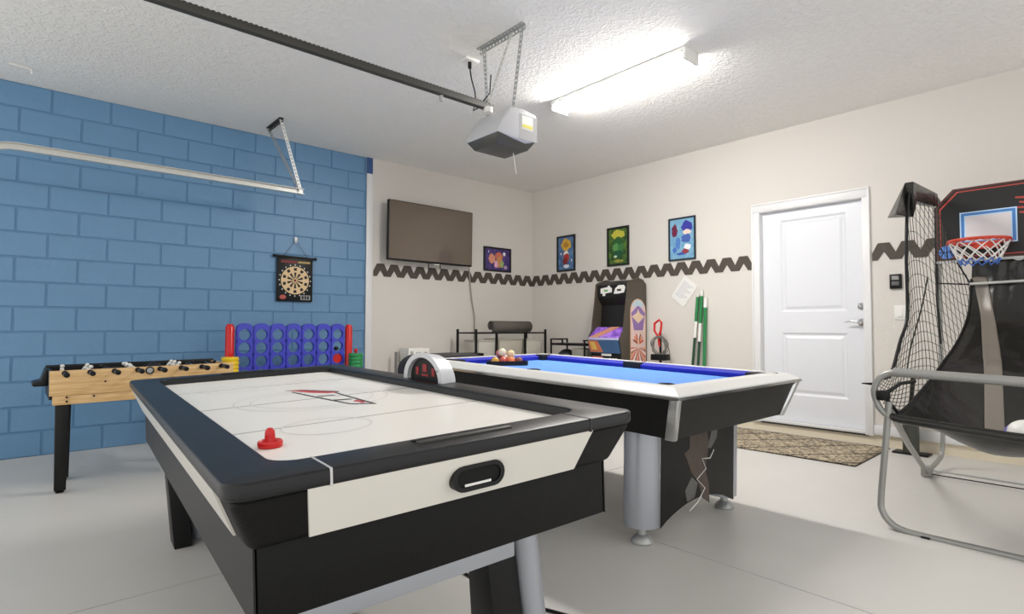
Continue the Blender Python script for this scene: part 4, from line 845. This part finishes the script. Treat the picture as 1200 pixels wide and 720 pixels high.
# backboard (double width), hoops
XB = 5.17; yc = (YL+YR)/2+.0; yl = 1.095; yr_ = yl-2*(yl-.575)
outl = [(yl,1.56),(yl,1.97),(yl-.105,2.085),(yr_+.105,2.085),(yr_,1.97),(yr_,1.56)]
bd = MB().prism(outl,'x',XB,XB+.02).build('backboard', mat('board_black',(22,22,22),.35,var=.1,vscale=8), bk)
mred = mat('board_line_red',(176,66,54),.4); mblu = mat('board_line_blue',(70,130,200),.4); mlb = mat('board_line_pale_blue',(196,224,250),.4); mwp = mat('board_white',(226,220,222),.35,var=.02)
def inset(pts,d):
    cy=sum(p[0] for p in pts)/len(pts); cz=sum(p[1] for p in pts)/len(pts); return [(p[0]+(d if p[0]<cy else -d), p[1]+(d if p[1]<cz else -d)) for p in pts]
def outline(pts,d0,d1,m_,nm,x0):
    a=inset(pts,d0); b=inset(pts,d1); n=len(pts); MB().add([(x0,p[0],p[1]) for p in a]+[(x0,p[0],p[1]) for p in b],[(k,(k+1)%n,n+(k+1)%n,n+k) for k in range(n)]).build(nm,m_,bd,solid=.001)
outline(outl,0,.012,mat('board_edge_brown',(84,44,38),.5),'edge_line',XB-.001); outline(outl,.022,.030,mred,'red_line',XB-.001)
M_hoop = mat('hoop_red',(206,66,44),.35,var=.04); M_net = mat('net_white',(232,230,226),.7,var=0); M_netb = mat('net_blue',(70,110,190),.7,var=0)
for cy in (.795, 1.15-.795):
    rc_ = [(cy-.158,1.665),(cy+.158,1.665),(cy+.158,1.905),(cy-.158,1.905)]
    outline(rc_,0,.008,mlb,'target_line',XB-.0012); outline(rc_,.008,.026,mblu,'target_line',XB-.0012); outline(rc_,.026,.034,mlb,'target_line',XB-.0012)
    q=inset(rc_,.034); MB().add([(XB-.0012,p[0],p[1]) for p in q],[(0,1,2,3)]).build('target_panel', mwp, bd, solid=.001)
    hx, hz, hr = XB-.20, 1.668, .165
    hp_ = MB().tube([(hx+hr*cos(2*pi*k/32),cy+.02+hr*sin(2*pi*k/32),hz) for k in range(32)],.010,10,closed=True).build('hoop', M_hoop, bk, smooth=True)
    MB().tube([(hx+(hr+.012)*cos(2*pi*k/32),cy+.02+(hr+.012)*sin(2*pi*k/32),hz-.018+.01*(k%2)) for k in range(32)],.003,6,closed=True).build('net_ring', M_hoop, hp_)
    MB().box(XB-.045,XB,cy-.06,cy+.10,hz-.04,hz+.012).build('hoop_bracket', M_hoop, hp_, bevel=.004)
    nt_=MB(); ntb=MB()
    for k in range(12):
        for sg in (1,-1):
            sgm=[]
            for j in range(5):
                a=2*pi*(k+sg*j*.5)/12; r=hr*(1-.10*j); sgm.append((hx+r*cos(a),cy+.02+r*sin(a),hz-.012-.038*j))
            nt_.tube(sgm[:4],.0042,5); ntb.tube(sgm[3:],.0042,5)
    nt_.build('hoop_net', M_net, hp_); ntb.build('hoop_net_hem', M_netb, hp_)
MB().prism(arc(1.032,1.625,.05,0,360,24)[:-1],'x',XB-.0016,XB).build('ball_print', mat('print_blue',(90,140,220),.4), bd)
for pts in ([(1.032,-.05),(1.032,.05)],[(.982,0),(1.082,0)],[(.996,.035),(1.012,.0),(.996,-.035)],[(1.068,.035),(1.052,0),(1.068,-.035)]):
    MB().tube([(XB-.002,a,1.625+b) for a,b in pts],.003,4).build('ball_print_line', M_black, bd)
for k in range(4): MB().prism([(.60-.01*k,1.97-.035*k),(.645-.02*(k%2),1.975-.035*k),(.645-.02*(k%2),1.963-.035*k),(.60-.01*k,1.955-.035*k)],'x',XB-.0016,XB).build('red_print', mred, bd)
MB().box(XB-.006,XB+.024,yr_,yl,1.545,1.562).build('board_rail', M_galv, bk)
bl = thing('toy_basketball','white and lilac ball lying on the black ramp','ball',(ramp(.555,.91)[0],ramp(.555,.91)[1]-.0,ramp(.555,.91)[2]+.082))
MB().ball((0,0,0),.074,24,16).build('skin', M_white_pl, bl, smooth=True); MB().ball((.004,.008,.0),.0742,24,16,(.8,1.0,.82)).build('lilac_panel', mat('ball_lilac',(120,112,190),.4), bl, smooth=True)
# floor pump in the corner behind the game
pu = thing('floor_pump','dark upright stand with a T handle behind the basketball net','stand',(5.58,1.385,fz(5.58)))
MB().box(-.07,.07,-.13,.12,0,.014).build('base_plate', M_black, pu, bevel=.004); MB().cyl((0,0,.012),(0,0,.36),.058,18).build('cylinder', mat('pump_olive',(64,66,58),.4), pu, smooth=True); MB().cyl((0,0,.36),(0,-.03,.65),.016,10).build('rod', M_black, pu); MB().cyl((0,.06,.655),(0,-.13,.66),.016,10).build('handle', M_black, pu)
# power lead on the floor under the air hockey table
pc = MB().tube(smoothpath([(1.50,2.35,fz(1.5)+.006),(1.485,2.1,fz(1.5)+.006),(1.475,1.9,fz(1.5)+.006),(1.47,1.7,fz(1.5)+.006),(1.55,1.45,fz(1.5)+.006)],5),.006,6).build('power_cord', M_black, smooth=True)
tag(pc,'black power cord lying on the floor under the air hockey table','cord')
